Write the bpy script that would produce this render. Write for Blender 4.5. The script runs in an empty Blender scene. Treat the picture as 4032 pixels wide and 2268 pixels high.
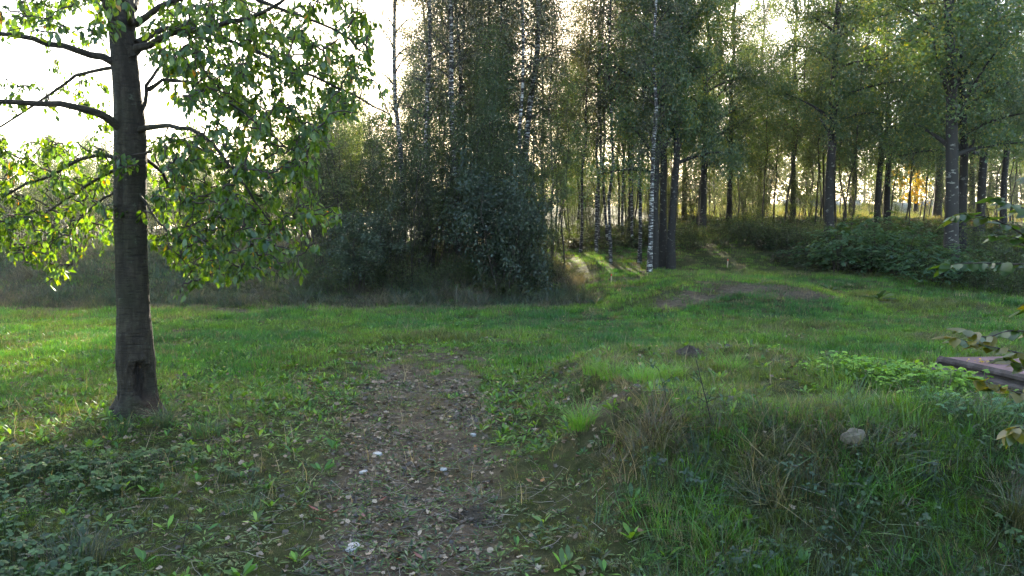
import bpy, math, random
import numpy as np
from mathutils import Vector, Matrix, Euler

R = math.radians
SC = bpy.context.scene
COL = SC.collection
rng = np.random.default_rng(7)
random.seed(7)

# ------------------------------------------------------------------ camera, sky, sun, exposure
CAM_H, PITCH, FPX = 1.6, R(3.3), 745.0
cam_d = bpy.data.cameras.new('camera')
cam = bpy.data.objects.new('camera', cam_d)
COL.objects.link(cam)
cam.location = (0, 0, CAM_H)
cam.rotation_euler = (R(90) - PITCH, 0, 0)
cam_d.sensor_width = 36
cam_d.lens = 36 * FPX / 1024
cam_d.clip_start, cam_d.clip_end = 0.05, 3000
SC.camera = cam

SUN_EL, SUN_AZ = R(18.3), R(-2.3)          # azimuth from +Y towards +X
world = bpy.data.worlds.new('World')
SC.world = world
world.use_nodes = True
wn, wl = world.node_tree.nodes, world.node_tree.links
bg = wn['Background']
sky = wn.new('ShaderNodeTexSky')
sky.sky_type = 'NISHITA'
sky.sun_disc = False
sky.sun_elevation = SUN_EL
sky.sun_rotation = SUN_AZ
sky.air_density, sky.dust_density, sky.ozone_density = 1.0, 2.1, 1.0
wl.new(sky.outputs['Color'], bg.inputs['Color'])
bg.inputs['Strength'].default_value = 0.15
sun_d = bpy.data.lights.new('sun', 'SUN')
sun = bpy.data.objects.new('sun', sun_d)
COL.objects.link(sun)
sun_dir = Vector((math.sin(SUN_AZ) * math.cos(SUN_EL), math.cos(SUN_AZ) * math.cos(SUN_EL), math.sin(SUN_EL)))
sun.rotation_euler = sun_dir.to_track_quat('Z', 'Y').to_euler()
sun_d.energy = 5.0
sun_d.angle = R(0.53)
sun_d.color = (1.0, 0.88, 0.68)
vs = SC.view_settings
vs.view_transform, vs.look, vs.gamma, vs.use_curve_mapping = 'Standard', 'None', 1.0, False
vs.exposure = 2.6
cy = SC.cycles
cy.max_bounces, cy.diffuse_bounces, cy.glossy_bounces, cy.transmission_bounces = 4, 3, 1, 3
cy.transparent_max_bounces = 4
cy.sample_clamp_indirect = 1.0
cy.use_denoising = True
cy.denoiser = 'OPENIMAGEDENOISE'
cy.denoising_input_passes = 'RGB_ALBEDO_NORMAL'
cy.denoising_prefilter = 'ACCURATE'
cy.sample_clamp_direct = 1.6
cy.use_adaptive_sampling, cy.adaptive_threshold, cy.adaptive_min_samples = True, .03, 48
cy.caustics_reflective = cy.caustics_refractive = False

# ------------------------------------------------------------------ small helpers
def tag(o, label=None, cat=None, group=None, kind=None):
    if label: o['label'] = label
    if cat: o['category'] = cat
    if group: o['group'] = group
    if kind: o['kind'] = kind
    return o

def empty(name, loc=(0, 0, 0), rz=0.0, sc=1.0):
    o = bpy.data.objects.new(name, None)
    o.empty_display_size = 0.2
    COL.objects.link(o)
    o.location = loc
    o.rotation_euler = (0, 0, rz)
    o.scale = (sc, sc, sc) if not hasattr(sc, '__len__') else sc
    return o

def link(name, me, parent=None, loc=None):
    o = bpy.data.objects.new(name, me)
    COL.objects.link(o)
    if parent is not None: o.parent = parent
    if loc is not None: o.location = loc
    return o

_perm = np.random.default_rng(3).random((256, 256))
def vnoise(x, y):
    x = np.asarray(x, float); y = np.asarray(y, float)
    xi = np.floor(x).astype(int); yi = np.floor(y).astype(int)
    fx, fy = x - xi, y - yi
    fx = fx * fx * (3 - 2 * fx); fy = fy * fy * (3 - 2 * fy)
    a = _perm[xi & 255, yi & 255]; b = _perm[(xi + 1) & 255, yi & 255]
    c = _perm[xi & 255, (yi + 1) & 255]; d = _perm[(xi + 1) & 255, (yi + 1) & 255]
    return (a * (1 - fx) + b * fx) * (1 - fy) + (c * (1 - fx) + d * fx) * fy
def fbm(x, y, o=4):
    s, a, t = 0, 0.5, 0
    for k in range(o):
        s = s + a * vnoise(np.asarray(x) * 2 ** k + 17.3 * k, np.asarray(y) * 2 ** k + 9.1 * k); t += a; a *= 0.5
    return s / t
def sst(a, b, x):
    t = np.clip((np.asarray(x, float) - a) / (b - a), 0, 1)
    return t * t * (3 - 2 * t)

# ------------------------------------------------------------------ the lie of the land
_st = [(-22, [(19, 0), (20, .2), (23, 1.45), (30, 1.7), (70, 3.0), (200, 6)]),
       (-9, [(19, 0), (20, .2), (23, 1.45), (30, 1.7), (70, 3.2), (200, 6)]),
       (-2, [(19.5, 0), (20.5, .2), (24, 1.4), (35, 1.8), (70, 3.6), (200, 6)]),
       (.3, [(19.8, 0), (21, .15), (24.5, 1.3), (35, 1.8), (70, 3.8), (200, 6)]),
       (2.0, [(20.3, 0), (23, .25), (30, 1.25), (36, 1.7), (70, 4.0), (200, 6)]),
       (3.2, [(16.8, 0), (19.2, .42), (21, .42), (25, .75), (31, 1.4), (36, 1.8), (70, 5.2), (200, 9)]),
       (5.0, [(16.2, 0), (19.2, .72), (21, .72), (26, .85), (31, 1.5), (36, 1.8), (70, 5.2), (200, 9)]),
       (7.0, [(16.3, 0), (18.8, .62), (20.5, .6), (25.5, .78), (29, 1.6), (33, 1.9), (70, 5.2), (200, 9)]),
       (9.0, [(16.8, 0), (18.5, .2), (20, .28), (25, .75), (28, 1.6), (31, 1.9), (70, 5.2), (200, 9)]),
       (13., [(17, 0), (22, .35), (25, .9), (28, 1.6), (70, 5.2), (200, 9)]),
       (26., [(17, 0), (22, .35), (25, .9), (28, 1.6), (70, 5.2), (200, 9)])]
def H(x, y):
    x = np.asarray(x, float); y = np.asarray(y, float)
    xs = [s[0] for s in _st]
    prof = []
    for s in _st:
        a = np.array(s[1])
        v = 0
        for dy, w in ((-.7, .25), (0, .5), (.7, .25)):
            v = v + w * np.interp(y + dy, a[:, 0], a[:, 1])
        prof.append(v)
    z = np.where(x <= xs[0], prof[0], 0.0) + np.where(x > xs[-1], prof[-1], 0.0)
    for i in range(len(xs) - 1):
        t = sst(0, 1, (x - xs[i]) / (xs[i + 1] - xs[i]))
        z = np.where((x > xs[i]) & (x <= xs[i + 1]), prof[i] * (1 - t) + prof[i + 1] * t, z)
    far = sst(14, 24, y)
    z = z + (fbm(x * .45, y * .45) - .5) * (.10 + .28 * far) + (fbm(x * 1.9 + 40, y * 1.9, 3) - .5) * .07 * sst(2, 5, np.hypot(x, y))
    # low grassy bank in the right foreground
    lip = .44 + .16 * (fbm(x * .9, y * 0 + 3.3) - .5)
    face = sst(3.3, 4.55 + .2 * np.sin(x * 1.7), y) * 1.0
    fx = sst(2.6, 4.2, x)
    bank = sst(.1, 1.0, x + .5 * (fbm(y * 1.1, x * .3, 3) - .5)) * face * (1 - sst(7.6 - 2.5 * fx, 10.6 - 4.1 * fx, y))
    bank = bank * (.85 + .3 * fbm(x * 2.2 + 2, y * 2.2, 3))
    z = z + lip * bank
    z = z + .12 * np.exp(-(((x - 1.25) / .5) ** 2 + ((y - 5.15) / .45) ** 2)) + .1 * np.exp(-(((x - 2.3) / .6) ** 2 + ((y - 4.7) / .35) ** 2))
    z = z - .10 * sst(.2, 1.0, x) * (1 - face) * sst(1.5, 3, y)
    z = z - .05 * path_raw(x, y)
    z = z + .07 * np.exp(-(((x + 3.3) / .75) ** 2 + ((y - 6.7) / .75) ** 2))
    return z
def path_u(x, y):
    c = -.53 - .096 * (np.asarray(y, float) - 3.5)
    hw = .56 + .04 * (np.clip(y, 2, 12) - 3.5)
    return (np.asarray(x, float) - c) / hw
def path_raw(x, y):
    u = np.abs(path_u(x, y))
    return (1 - sst(.7, 1.25, u)) * (1 - sst(9.5, 13.0, y))
def path_m(x, y):
    n = fbm(np.asarray(x) * 2.6 + 5, np.asarray(y) * 1.6, 4) - .5
    u = path_u(x, y)
    m = (1 - sst(.72, 1.2, np.abs(u) + n * 1.1)) * (1 - sst(9.3, 12.2, y + n * 5))
    mid = (1 - sst(.15, .5, np.abs(u - .05) + n * .6)) * sst(4.5, 7.5, y)
    return np.clip(m * (1 - .75 * mid), 0, 1)
def soil_m(x, y):
    x = np.asarray(x, float); y = np.asarray(y, float)
    n = fbm(x * 1.4 + 9, y * 1.4, 4) - .5
    m = np.exp(-(((x - 6.6) / 1.9) ** 2 + ((y - 18.6) / .9) ** 2)) * 1.15
    m = m + np.exp(-(((x - 3.2) / 1.5) ** 2 + ((y - 22.9) / .9) ** 2)) * .9
    m = m + np.exp(-(((x - 4.2) / 1.2) ** 2 + ((y - 17.8) / .7) ** 2)) * .75
    m = m + np.exp(-(((x - 2.95) / .38) ** 2 + ((y - 3.9) / .38) ** 2)) * 1.0
    m = m + np.exp(-(((x - .75) / .4) ** 2 + ((y - 5.2) / .7) ** 2)) * .62 + np.exp(-(((x - .5) / .3) ** 2 + ((y - 7.2) / .9) ** 2)) * .5
    m = m + .62 * np.exp(-((y - 18.3) / .75) ** 2) * sst(-2, -5, x)
    return np.clip(sst(.35, .8, m + n * .9), 0, 1)

def ray(X, Y):
    u = (X * .3975 - 512) / FPX; v = (288 - Y * .3975) / FPX
    return np.array((u, math.cos(PITCH) + v * math.sin(PITCH), v * math.cos(PITCH) - math.sin(PITCH)))
def P(X, Y, d):                       # a place seen at (X, Y) in the photo and d metres off
    r = ray(X, Y); r = r / r[1] * d
    return np.array((r[0], r[1], r[2] + CAM_H))
def G(X, Y):                          # the same, on the ground
    r = ray(X, Y); r = r / r[1]
    d = np.arange(2.0, 90, .02)
    z = CAM_H + r[2] * d - H(r[0] * d, d)
    k = np.argmax(z < 0)
    d = d[k]
    return np.array((r[0] * d, d, float(H(r[0] * d, d))))
def onground(X, d):                   # bearing of photo column X, d metres off, on the ground
    x = (X * .3975 - 512) / FPX * d
    return np.array((x, d, float(H(x, d))))

# ------------------------------------------------------------------ mesh building
class MB:
    def __init__(s):
        s.v, s.q, s.t, s.qa, s.ta, s.n = [], [], [], [], [], 0
    def add(s, v, q=None, t=None, a=0.0):
        v = np.asarray(v, float).reshape(-1, 3)
        if q is not None and len(q):
            q = np.asarray(q, int).reshape(-1, 4); s.q.append(q + s.n)
            s.qa.append(np.broadcast_to(np.asarray(a, float), (len(q),)).copy())
        if t is not None and len(t):
            t = np.asarray(t, int).reshape(-1, 3); s.t.append(t + s.n)
            s.ta.append(np.broadcast_to(np.asarray(a, float), (len(t),)).copy())
        s.v.append(v); s.n += len(v)
    def mesh(s, name, mat, smooth=True, off=None):
        v = np.concatenate(s.v) if s.v else np.zeros((0, 3))
        if off is not None: v = v - np.asarray(off)
        q = np.concatenate(s.q) if s.q else np.zeros((0, 4), int)
        t = np.concatenate(s.t) if s.t else np.zeros((0, 3), int)
        me = bpy.data.meshes.new(name)
        me.vertices.add(len(v)); me.vertices.foreach_set('co', v.astype(np.float32).ravel())
        loops = np.concatenate([q.ravel(), t.ravel()])
        me.loops.add(len(loops)); me.loops.foreach_set('vertex_index', loops.astype(np.int32))
        nf = len(q) + len(t)
        me.polygons.add(nf)
        st = np.concatenate([np.arange(len(q)) * 4, len(q) * 4 + np.arange(len(t)) * 3])
        me.polygons.foreach_set('loop_start', st.astype(np.int32))
        me.polygons.foreach_set('use_smooth', np.full(nf, smooth))
        at = me.attributes.new('var', 'FLOAT', 'FACE')
        at.data.foreach_set('value', np.concatenate([np.concatenate(s.qa) if s.qa else np.zeros(0), np.concatenate(s.ta) if s.ta else np.zeros(0)]).astype(np.float32))
        me.update(calc_edges=True)
        if mat is not None: me.materials.append(mat)
        return me

def tube(mb, pts, rad, sides=6, a=0.0, cap=True, rot=0.0):
    p = np.asarray(pts, float); n = len(p)
    r = np.broadcast_to(np.asarray(rad, float), (n,))
    d = np.gradient(p, axis=0); d /= np.linalg.norm(d, axis=1)[:, None] + 1e-9
    up = np.array((0, 0, 1.)) if abs(d[0, 2]) < .8 else np.array((1., 0, 0))
    e1 = np.cross(np.broadcast_to(up, d.shape), d); e1 /= np.linalg.norm(e1, axis=1)[:, None] + 1e-9
    e2 = np.cross(d, e1)
    an = np.arange(sides) / sides * 2 * math.pi + rot
    v = p[:, None] + r[:, None, None] * (np.cos(an)[None, :, None] * e1[:, None] + np.sin(an)[None, :, None] * e2[:, None])
    i = np.arange(n - 1)[:, None] * sides + np.arange(sides)[None]
    j = np.arange(n - 1)[:, None] * sides + (np.arange(sides)[None] + 1) % sides
    q = np.stack([i, j, j + sides, i + sides], -1).reshape(-1, 4)
    t = None
    v = v.reshape(-1, 3)
    if cap:
        v = np.vstack([v, p[-1]]); b = (n - 1) * sides
        t = [(b + k, b + (k + 1) % sides, n * sides) for k in range(sides)]
    mb.add(v, q, t, a)

def frames(d, nrm):                   # per-item rotation: columns side, forward(d), normal
    d = d / (np.linalg.norm(d, axis=1)[:, None] + 1e-9)
    s = np.cross(d, nrm); s /= np.linalg.norm(s, axis=1)[:, None] + 1e-9
    n = np.cross(s, d)
    return np.stack([s, d, n], -1)

def strew(mb, tv, tq, tt, pos, M, size, var):   # copies of a template leaf
    N, k = len(pos), len(tv)
    v = np.einsum('nij,kj->nki', M, tv) * np.asarray(size).reshape(-1, 1, 1) + pos[:, None]
    off = (np.arange(N) * k)[:, None, None]
    q = (np.asarray(tq)[None] + off).reshape(-1, 4) if tq is not None and len(tq) else None
    t = (np.asarray(tt)[None] + off).reshape(-1, 3) if tt is not None and len(tt) else None
    vv = v.reshape(-1, 3)
    base = mb.n
    mb.v.append(vv); mb.n += len(vv)
    if q is not None: mb.q.append(q + base); mb.qa.append(np.repeat(var, len(tq)))
    if t is not None: mb.t.append(t + base); mb.ta.append(np.repeat(var, len(tt)))

# leaf templates: length 1 along +Y from the stalk, faces +Z
RHOMB = (np.array([(0, 0, 0), (.32, .5, .04), (0, 1, -.05), (-.32, .5, .04)], float), np.array([(0, 1, 2, 3)]), None)
def leaf_t(w=.27, fold=.08, droop=.16, stalk=.12, prof=(.0, .72, 1.0, .82, .42, 0)):
    ys = np.linspace(0, 1, len(prof)); v = []
    if stalk: v.append((0, -stalk, -.0))
    mid, L, Rr = [], [], []
    for y, p in zip(ys, prof):
        z = -droop * y * y
        mid.append(len(v)); v.append((0, y, z - fold * p))
        if p > 0:
            L.append(len(v)); v.append((-w * p, y + .01, z)); Rr.append(len(v)); v.append((w * p, y + .01, z))
        else:
            L.append(None); Rr.append(None)
    q, t = [], []
    for i in range(len(ys) - 1):
        for S, fl in ((L, 0), (Rr, 1)):
            a, b, c, d = mid[i], mid[i + 1], S[i + 1], S[i]
            f = [k for k in (a, b, c, d) if k is not None]
            if fl == 0: f = f[::-1]
            f = f[::-1]
            (q if len(f) == 4 else t).append(f)
    if stalk:
        v.append((.012, -stalk, 0)); t.append((0, len(v) - 1, mid[0]))
    return np.array(v, float), np.array(q) if q else None, np.array(t) if t else None
CHERRY = leaf_t(.25, .07, .2, .22, (0, .62, 1.0, .95, .55, 0))
OVATE = leaf_t(.3, .06, .15, .1, (0, .85, 1.0, .6, 0))

def rand_dirs(n, g=rng):
    v = g.normal(size=(n, 3)); return v / np.linalg.norm(v, axis=1)[:, None]

# ------------------------------------------------------------------ materials
def newmat(name):
    m = bpy.data.materials.new(name); m.use_nodes = True
    nt = m.node_tree; nt.nodes.clear()
    out = nt.nodes.new('ShaderNodeOutputMaterial')
    return m, nt, out
def node(nt, t, **k):
    n = nt.nodes.new(t)
    for a, b in k.items(): setattr(n, a, b)
    return n
def ramp(nt, fac, stops):
    r = nt.nodes.new('ShaderNodeValToRGB')
    e = r.color_ramp.elements
    while len(e) < len(stops): e.new(.5)
    for i, (p, c) in enumerate(stops):
        e[i].position = p; e[i].color = (*c, 1)
    nt.links.new(fac, r.inputs[0]); return r.outputs[0]
def mixc(nt, fac, a, b, mode='MIX'):
    m = nt.nodes.new('ShaderNodeMix'); m.data_type = 'RGBA'; m.blend_type = mode
    for s, v in ((0, fac), (6, a), (7, b)):
        if hasattr(v, 'default_value') or hasattr(v, 'is_linked'): nt.links.new(v, m.inputs[s])
        else: m.inputs[s].default_value = v if s == 0 else (*v, 1)
    return m.outputs[2]
def noise(nt, scale, detail=4, coord=None, rough=.6):
    n = nt.nodes.new('ShaderNodeTexNoise'); n.inputs['Scale'].default_value = scale; n.inputs['Detail'].default_value = detail
    n.inputs['Roughness'].default_value = rough
    if coord is not None: nt.links.new(coord, n.inputs['Vector'])
    return n.outputs['Fac']
def math_(nt, op, a, b=None):
    m = nt.nodes.new('ShaderNodeMath'); m.operation = op
    for i, v in enumerate((a, b)):
        if v is None: continue
        if isinstance(v, (int, float)): m.inputs[i].default_value = v
        else: nt.links.new(v, m.inputs[i])
    return m.outputs[0]

def leaf_shader(nt, out, col, trans_gain=(1.9, 1.7, .55), tmix=.42, gloss=.05, rough=.42):
    d = node(nt, 'ShaderNodeBsdfDiffuse'); nt.links.new(col, d.inputs[0])
    t = node(nt, 'ShaderNodeBsdfTranslucent')
    tc = mixc(nt, 1.0, col, trans_gain, 'MULTIPLY'); nt.links.new(tc, t.inputs[0])
    mx = node(nt, 'ShaderNodeMixShader'); mx.inputs[0].default_value = tmix
    nt.links.new(d.outputs[0], mx.inputs[1]); nt.links.new(t.outputs[0], mx.inputs[2])
    g = node(nt, 'ShaderNodeBsdfGlossy'); g.inputs['Roughness'].default_value = rough
    g.inputs['Color'].default_value = (.9, .95, 1, 1)
    m2 = node(nt, 'ShaderNodeMixShader'); m2.inputs[0].default_value = gloss
    nt.links.new(mx.outputs[0], m2.inputs[1]); nt.links.new(g.outputs[0], m2.inputs[2])
    nt.links.new(m2.outputs[0], out.inputs[0])

def leaf_mat(name, stops, trans=(1.9, 1.7, .55), tmix=.42, gloss=.05, rough=.42, objvar=.35):
    m, nt, out = newmat(name)
    a = node(nt, 'ShaderNodeAttribute', attribute_name='var')
    c = ramp(nt, a.outputs['Fac'], stops)
    oi = node(nt, 'ShaderNodeObjectInfo')
    mr = node(nt, 'ShaderNodeMapRange'); nt.links.new(oi.outputs['Random'], mr.inputs[0])
    mr.inputs[3].default_value = 1 - objvar; mr.inputs[4].default_value = 1 + objvar
    hs = node(nt, 'ShaderNodeHueSaturation'); nt.links.new(c, hs.inputs['Color']); nt.links.new(mr.outputs[0], hs.inputs['Value'])
    leaf_shader(nt, out, hs.outputs[0], trans, tmix, gloss, rough)
    return m
def tint_mat(name, trans=(1.7, 1.6, .6), tmix=.35, gloss=.05, rough=.4):
    m, nt, out = newmat(name)
    a = node(nt, 'ShaderNodeAttribute', attribute_name='tint', attribute_type='INSTANCER')
    v = node(nt, 'ShaderNodeAttribute', attribute_name='var')
    mr = node(nt, 'ShaderNodeMapRange'); nt.links.new(v.outputs['Fac'], mr.inputs[0]); mr.inputs[3].default_value = .45; mr.inputs[4].default_value = 1.6
    hs = node(nt, 'ShaderNodeHueSaturation'); nt.links.new(a.outputs['Color'], hs.inputs['Color']); nt.links.new(mr.outputs[0], hs.inputs['Value'])
    leaf_shader(nt, out, hs.outputs[0], trans, tmix, gloss, rough)
    return m
def bark_mat(name, stops, scale=(14, 14, 3), bump=.4, bands=None, objvar=.25):
    m, nt, out = newmat(name)
    tc = node(nt, 'ShaderNodeTexCoord'); mp = node(nt, 'ShaderNodeMapping'); mp.inputs['Scale'].default_value = scale
    nt.links.new(tc.outputs['Object'], mp.inputs[0])
    f = noise(nt, 1.0, 6, mp.outputs[0], .7)
    c = ramp(nt, f, stops)
    h = f
    if bands:
        mp2 = node(nt, 'ShaderNodeMapping'); mp2.inputs['Scale'].default_value = bands[0]
        nt.links.new(tc.outputs['Object'], mp2.inputs[0])
        f2 = noise(nt, 1.0, 3, mp2.outputs[0], .6)
        k = ramp(nt, f2, [(bands[2], (1, 1, 1)), (bands[3], (0, 0, 0))])
        c = mixc(nt, math_(nt, 'SUBTRACT', 1.0, k), c, bands[1])
        h = math_(nt, 'ADD', f, math_(nt, 'MULTIPLY', k, .6))
    oi = node(nt, 'ShaderNodeObjectInfo')
    mr = node(nt, 'ShaderNodeMapRange'); nt.links.new(oi.outputs['Random'], mr.inputs[0])
    mr.inputs[3].default_value = 1 - objvar; mr.inputs[4].default_value = 1 + objvar
    hs = node(nt, 'ShaderNodeHueSaturation'); nt.links.new(c, hs.inputs['Color']); nt.links.new(mr.outputs[0], hs.inputs['Value'])
    b = node(nt, 'ShaderNodeBsdfPrincipled'); b.inputs['Roughness'].default_value = .85
    b.inputs['Specular IOR Level'].default_value = .25
    nt.links.new(hs.outputs[0], b.inputs['Base Color'])
    bp = node(nt, 'ShaderNodeBump'); bp.inputs['Strength'].default_value = bump; bp.inputs['Distance'].default_value = .02
    nt.links.new(h, bp.inputs['Height']); nt.links.new(bp.outputs[0], b.inputs['Normal'])
    nt.links.new(b.outputs[0], out.inputs[0])
    return m
def plain_mat(name, stops, scale=6, rough=.8, bump=.3, metallic=0.0, detail=6, spec=.3):
    m, nt, out = newmat(name)
    tc = node(nt, 'ShaderNodeTexCoord')
    f = noise(nt, scale, detail, tc.outputs['Object'], .65)
    c = ramp(nt, f, stops)
    b = node(nt, 'ShaderNodeBsdfPrincipled'); b.inputs['Roughness'].default_value = rough; b.inputs['Metallic'].default_value = metallic
    b.inputs['Specular IOR Level'].default_value = spec
    nt.links.new(c, b.inputs['Base Color'])
    bp = node(nt, 'ShaderNodeBump'); bp.inputs['Strength'].default_value = bump; bp.inputs['Distance'].default_value = .01
    nt.links.new(noise(nt, scale * 4, 5, tc.outputs['Object'], .7), bp.inputs['Height']); nt.links.new(bp.outputs[0], b.inputs['Normal'])
    nt.links.new(b.outputs[0], out.inputs[0])
    return m

M_birch_leaf = leaf_mat('birch_leaf', [(0, (.045, .058, .030)), (.55, (.066, .082, .036)), (.85, (.10, .10, .042)), (1, (.15, .12, .05))], trans=(1.7, 1.6, .7), tmix=.38)
M_aspen_leaf = leaf_mat('aspen_leaf', [(0, (.036, .066, .026)), (.6, (.055, .095, .026)), (.9, (.11, .13, .022)), (1, (.22, .18, .03))], trans=(2.1, 2.1, .5), tmix=.38)
M_thicket_leaf = leaf_mat('thicket_leaf', [(0, (.036, .055, .020)), (.6, (.060, .082, .028)), (.9, (.085, .105, .04)), (1, (.13, .125, .05))], trans=(1.7, 1.7, .6), gloss=.03)
M_willow_leaf = leaf_mat('grey_willow_leaf', [(0, (.020, .034, .018)), (.6, (.034, .052, .028)), (1, (.06, .08, .045))], tmix=.3, gloss=.035, rough=.5)
M_elder_leaf = leaf_mat('elder_leaf', [(0, (.030, .065, .026)), (.7, (.050, .10, .035)), (1, (.11, .15, .04))])
M_yellow_leaf = leaf_mat('yellow_maple_leaf', [(0, (.22, .20, .02)), (.6, (.36, .28, .02)), (1, (.45, .22, .03))])
M_pole_leaf = leaf_mat('young_tree_leaf', [(0, (.034, .062, .024)), (.6, (.052, .088, .026)), (.93, (.09, .12, .024)), (1, (.2, .16, .03))], trans=(2.2, 2.1, .5), tmix=.4)
M_far_leaf = leaf_mat('far_leaf', [(0, (.045, .055, .035)), (.7, (.07, .085, .04)), (1, (.12, .11, .045))], tmix=.25, gloss=.0)
M_cherry_leaf = leaf_mat('cherry_leaf', [(0, (.026, .062, .014)), (.5, (.040, .090, .014)), (.985, (.075, .125, .016)), (.993, (.22, .14, .02)), (1, (.26, .12, .02))], trans=(3.8, 3.2, .3), tmix=.52, gloss=.04, rough=.35, objvar=.1)
M_hazel_leaf = leaf_mat('edge_shrub_leaf', [(0, (.030, .062, .020)), (.6, (.05, .095, .016)), (.85, (.09, .10, .015)), (1, (.20, .15, .016))], trans=(2.4, 2.2, .3), tmix=.5, gloss=.05, rough=.3, objvar=.2)
M_blade = tint_mat('grass_blade', gloss=.04, rough=.35)
M_weed = tint_mat('weed_leaf', gloss=.035, rough=.4)
M_litter = tint_mat('dead_leaf', trans=(1.2, 1.0, .8), tmix=.15, gloss=.06, rough=.5)
M_birch_bark = bark_mat('birch_bark', [(.3, (.20, .185, .16)), (.55, (.40, .38, .35)), (.75, (.52, .50, .46))], (6, 6, 2), .3, ((3.5, 3.5, 16), (.035, .03, .028), .40, .47))
M_aspen_bark = bark_mat('aspen_bark', [(.3, (.09, .085, .07)), (.55, (.18, .17, .145)), (.75, (.25, .24, .21))], (9, 9, 3), .6, ((5, 5, 11), (.03, .026, .022), .32, .4))
M_dark_bark = bark_mat('dark_bark', [(.3, (.022, .018, .014)), (.55, (.05, .042, .034)), (.8, (.09, .08, .065))], (16, 16, 4), .6)
M_twig = bark_mat('twig_bark', [(.3, (.030, .023, .018)), (.7, (.07, .055, .042))], (20, 20, 8), .2)

# cherry bark: grey brown with horizontal lenticel rows, a rotten wound and a reddish foot
M_cherry_bark, nt, out = newmat('cherry_bark')
tc = node(nt, 'ShaderNodeTexCoord')
mp = node(nt, 'ShaderNodeMapping'); mp.inputs['Scale'].default_value = (7, 7, 60); nt.links.new(tc.outputs['Object'], mp.inputs[0])
f1 = noise(nt, 1.0, 5, mp.outputs[0], .6)
mp = node(nt, 'ShaderNodeMapping'); mp.inputs['Scale'].default_value = (18, 18, 5); nt.links.new(tc.outputs['Object'], mp.inputs[0])
f2 = noise(nt, 1.0, 6, mp.outputs[0], .7)
f3 = noise(nt, 2.2, 3, tc.outputs['Object'])
c1 = ramp(nt, f2, [(.25, (.007, .005, .0035)), (.48, (.027, .020, .013)), (.72, (.07, .056, .038))])
c1 = mixc(nt, ramp(nt, f3, [(.45, (0, 0, 0)), (.7, (1, 1, 1))]), c1, mixc(nt, .6, c1, (.030, .034, .013)))
c1 = mixc(nt, ramp(nt, noise(nt, 9, 6, tc.outputs['Object'], .75), [(.6, (0, 0, 0)), (.68, (1, 1, 1))]), c1, (.075, .085, .06))
c2 = mixc(nt, ramp(nt, f1, [(.36, (1, 1, 1)), (.46, (0, 0, 0))]), c1, (.014, .011, .008))
wa = node(nt, 'ShaderNodeAttribute', attribute_name='wound')
ra = node(nt, 'ShaderNodeAttribute', attribute_name='redfoot')
c3 = mixc(nt, wa.outputs['Fac'], c2, ramp(nt, f2, [(.3, (.006, .005, .004)), (.5, (.018, .013, .009)), (.72, (.055, .036, .024))]))
c4 = mixc(nt, ra.outputs['Fac'], c3, mixc(nt, .8, c3, (.075, .026, .02)))
b = node(nt, 'ShaderNodeBsdfPrincipled'); b.inputs['Roughness'].default_value = .75; b.inputs['Specular IOR Level'].default_value = .3
nt.links.new(c4, b.inputs['Base Color'])
bp = node(nt, 'ShaderNodeBump'); bp.inputs['Strength'].default_value = 1.0; bp.inputs['Distance'].default_value = .025
nt.links.new(math_(nt, 'ADD', f1, math_(nt, 'MULTIPLY', f2, .8)), bp.inputs['Height']); nt.links.new(bp.outputs[0], b.inputs['Normal'])
nt.links.new(b.outputs[0], out.inputs[0])

# ground: earth, moss and thatch by noise; bare soil where the mask attribute says so
def ground_mat(name, bare):
    m, nt, out = newmat(name)
    tc = node(nt, 'ShaderNodeTexCoord')
    n1 = noise(nt, 1.3, 6, tc.outputs['Object']); n2 = noise(nt, 9, 6, tc.outputs['Object'], .7); n3 = noise(nt, 85, 6, tc.outputs['Object'], .8)
    earth = ramp(nt, n2, [(.28, (.040, .027, .016)), (.5, (.11, .078, .050)), (.72, (.20, .15, .10))])
    earth = mixc(nt, ramp(nt, n3, [(.5, (0, 0, 0)), (.75, (1, 1, 1))]), earth, (.20, .165, .12))
    grass = ramp(nt, math_(nt, 'ADD', math_(nt, 'MULTIPLY', n2, .5), math_(nt, 'MULTIPLY', n3, .5)), [(.36, (.014, .016, .006)), (.5, (.042, .052, .014)), (.62, (.095, .085, .035))])
    grass = mixc(nt, ramp(nt, n1, [(.45, (0, 0, 0)), (.65, (1, 1, 1))]), grass, mixc(nt, .5, grass, (.08, .068, .035)))
    if bare:
        c = mixc(nt, ramp(nt, n1, [(.5, (0, 0, 0)), (.62, (1, 1, 1))]), earth, mixc(nt, .5, earth, (.05, .052, .018)))
    else:
        a = node(nt, 'ShaderNodeAttribute', attribute_name='soil')
        c = mixc(nt, a.outputs['Fac'], grass, earth)
    b = node(nt, 'ShaderNodeBsdfPrincipled'); b.inputs['Roughness'].default_value = .95; b.inputs['Specular IOR Level'].default_value = .1
    nt.links.new(c, b.inputs['Base Color'])
    bp = node(nt, 'ShaderNodeBump'); bp.inputs['Strength'].default_value = 1.0; bp.inputs['Distance'].default_value = .05
    nt.links.new(math_(nt, 'ADD', n2, math_(nt, 'MULTIPLY', n3, .35)), bp.inputs['Height']); nt.links.new(bp.outputs[0], b.inputs['Normal'])
    nt.links.new(b.outputs[0], out.inputs[0])
    return m
M_ground = ground_mat('meadow_ground', False)
M_path = ground_mat('trodden_earth', True)

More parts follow.
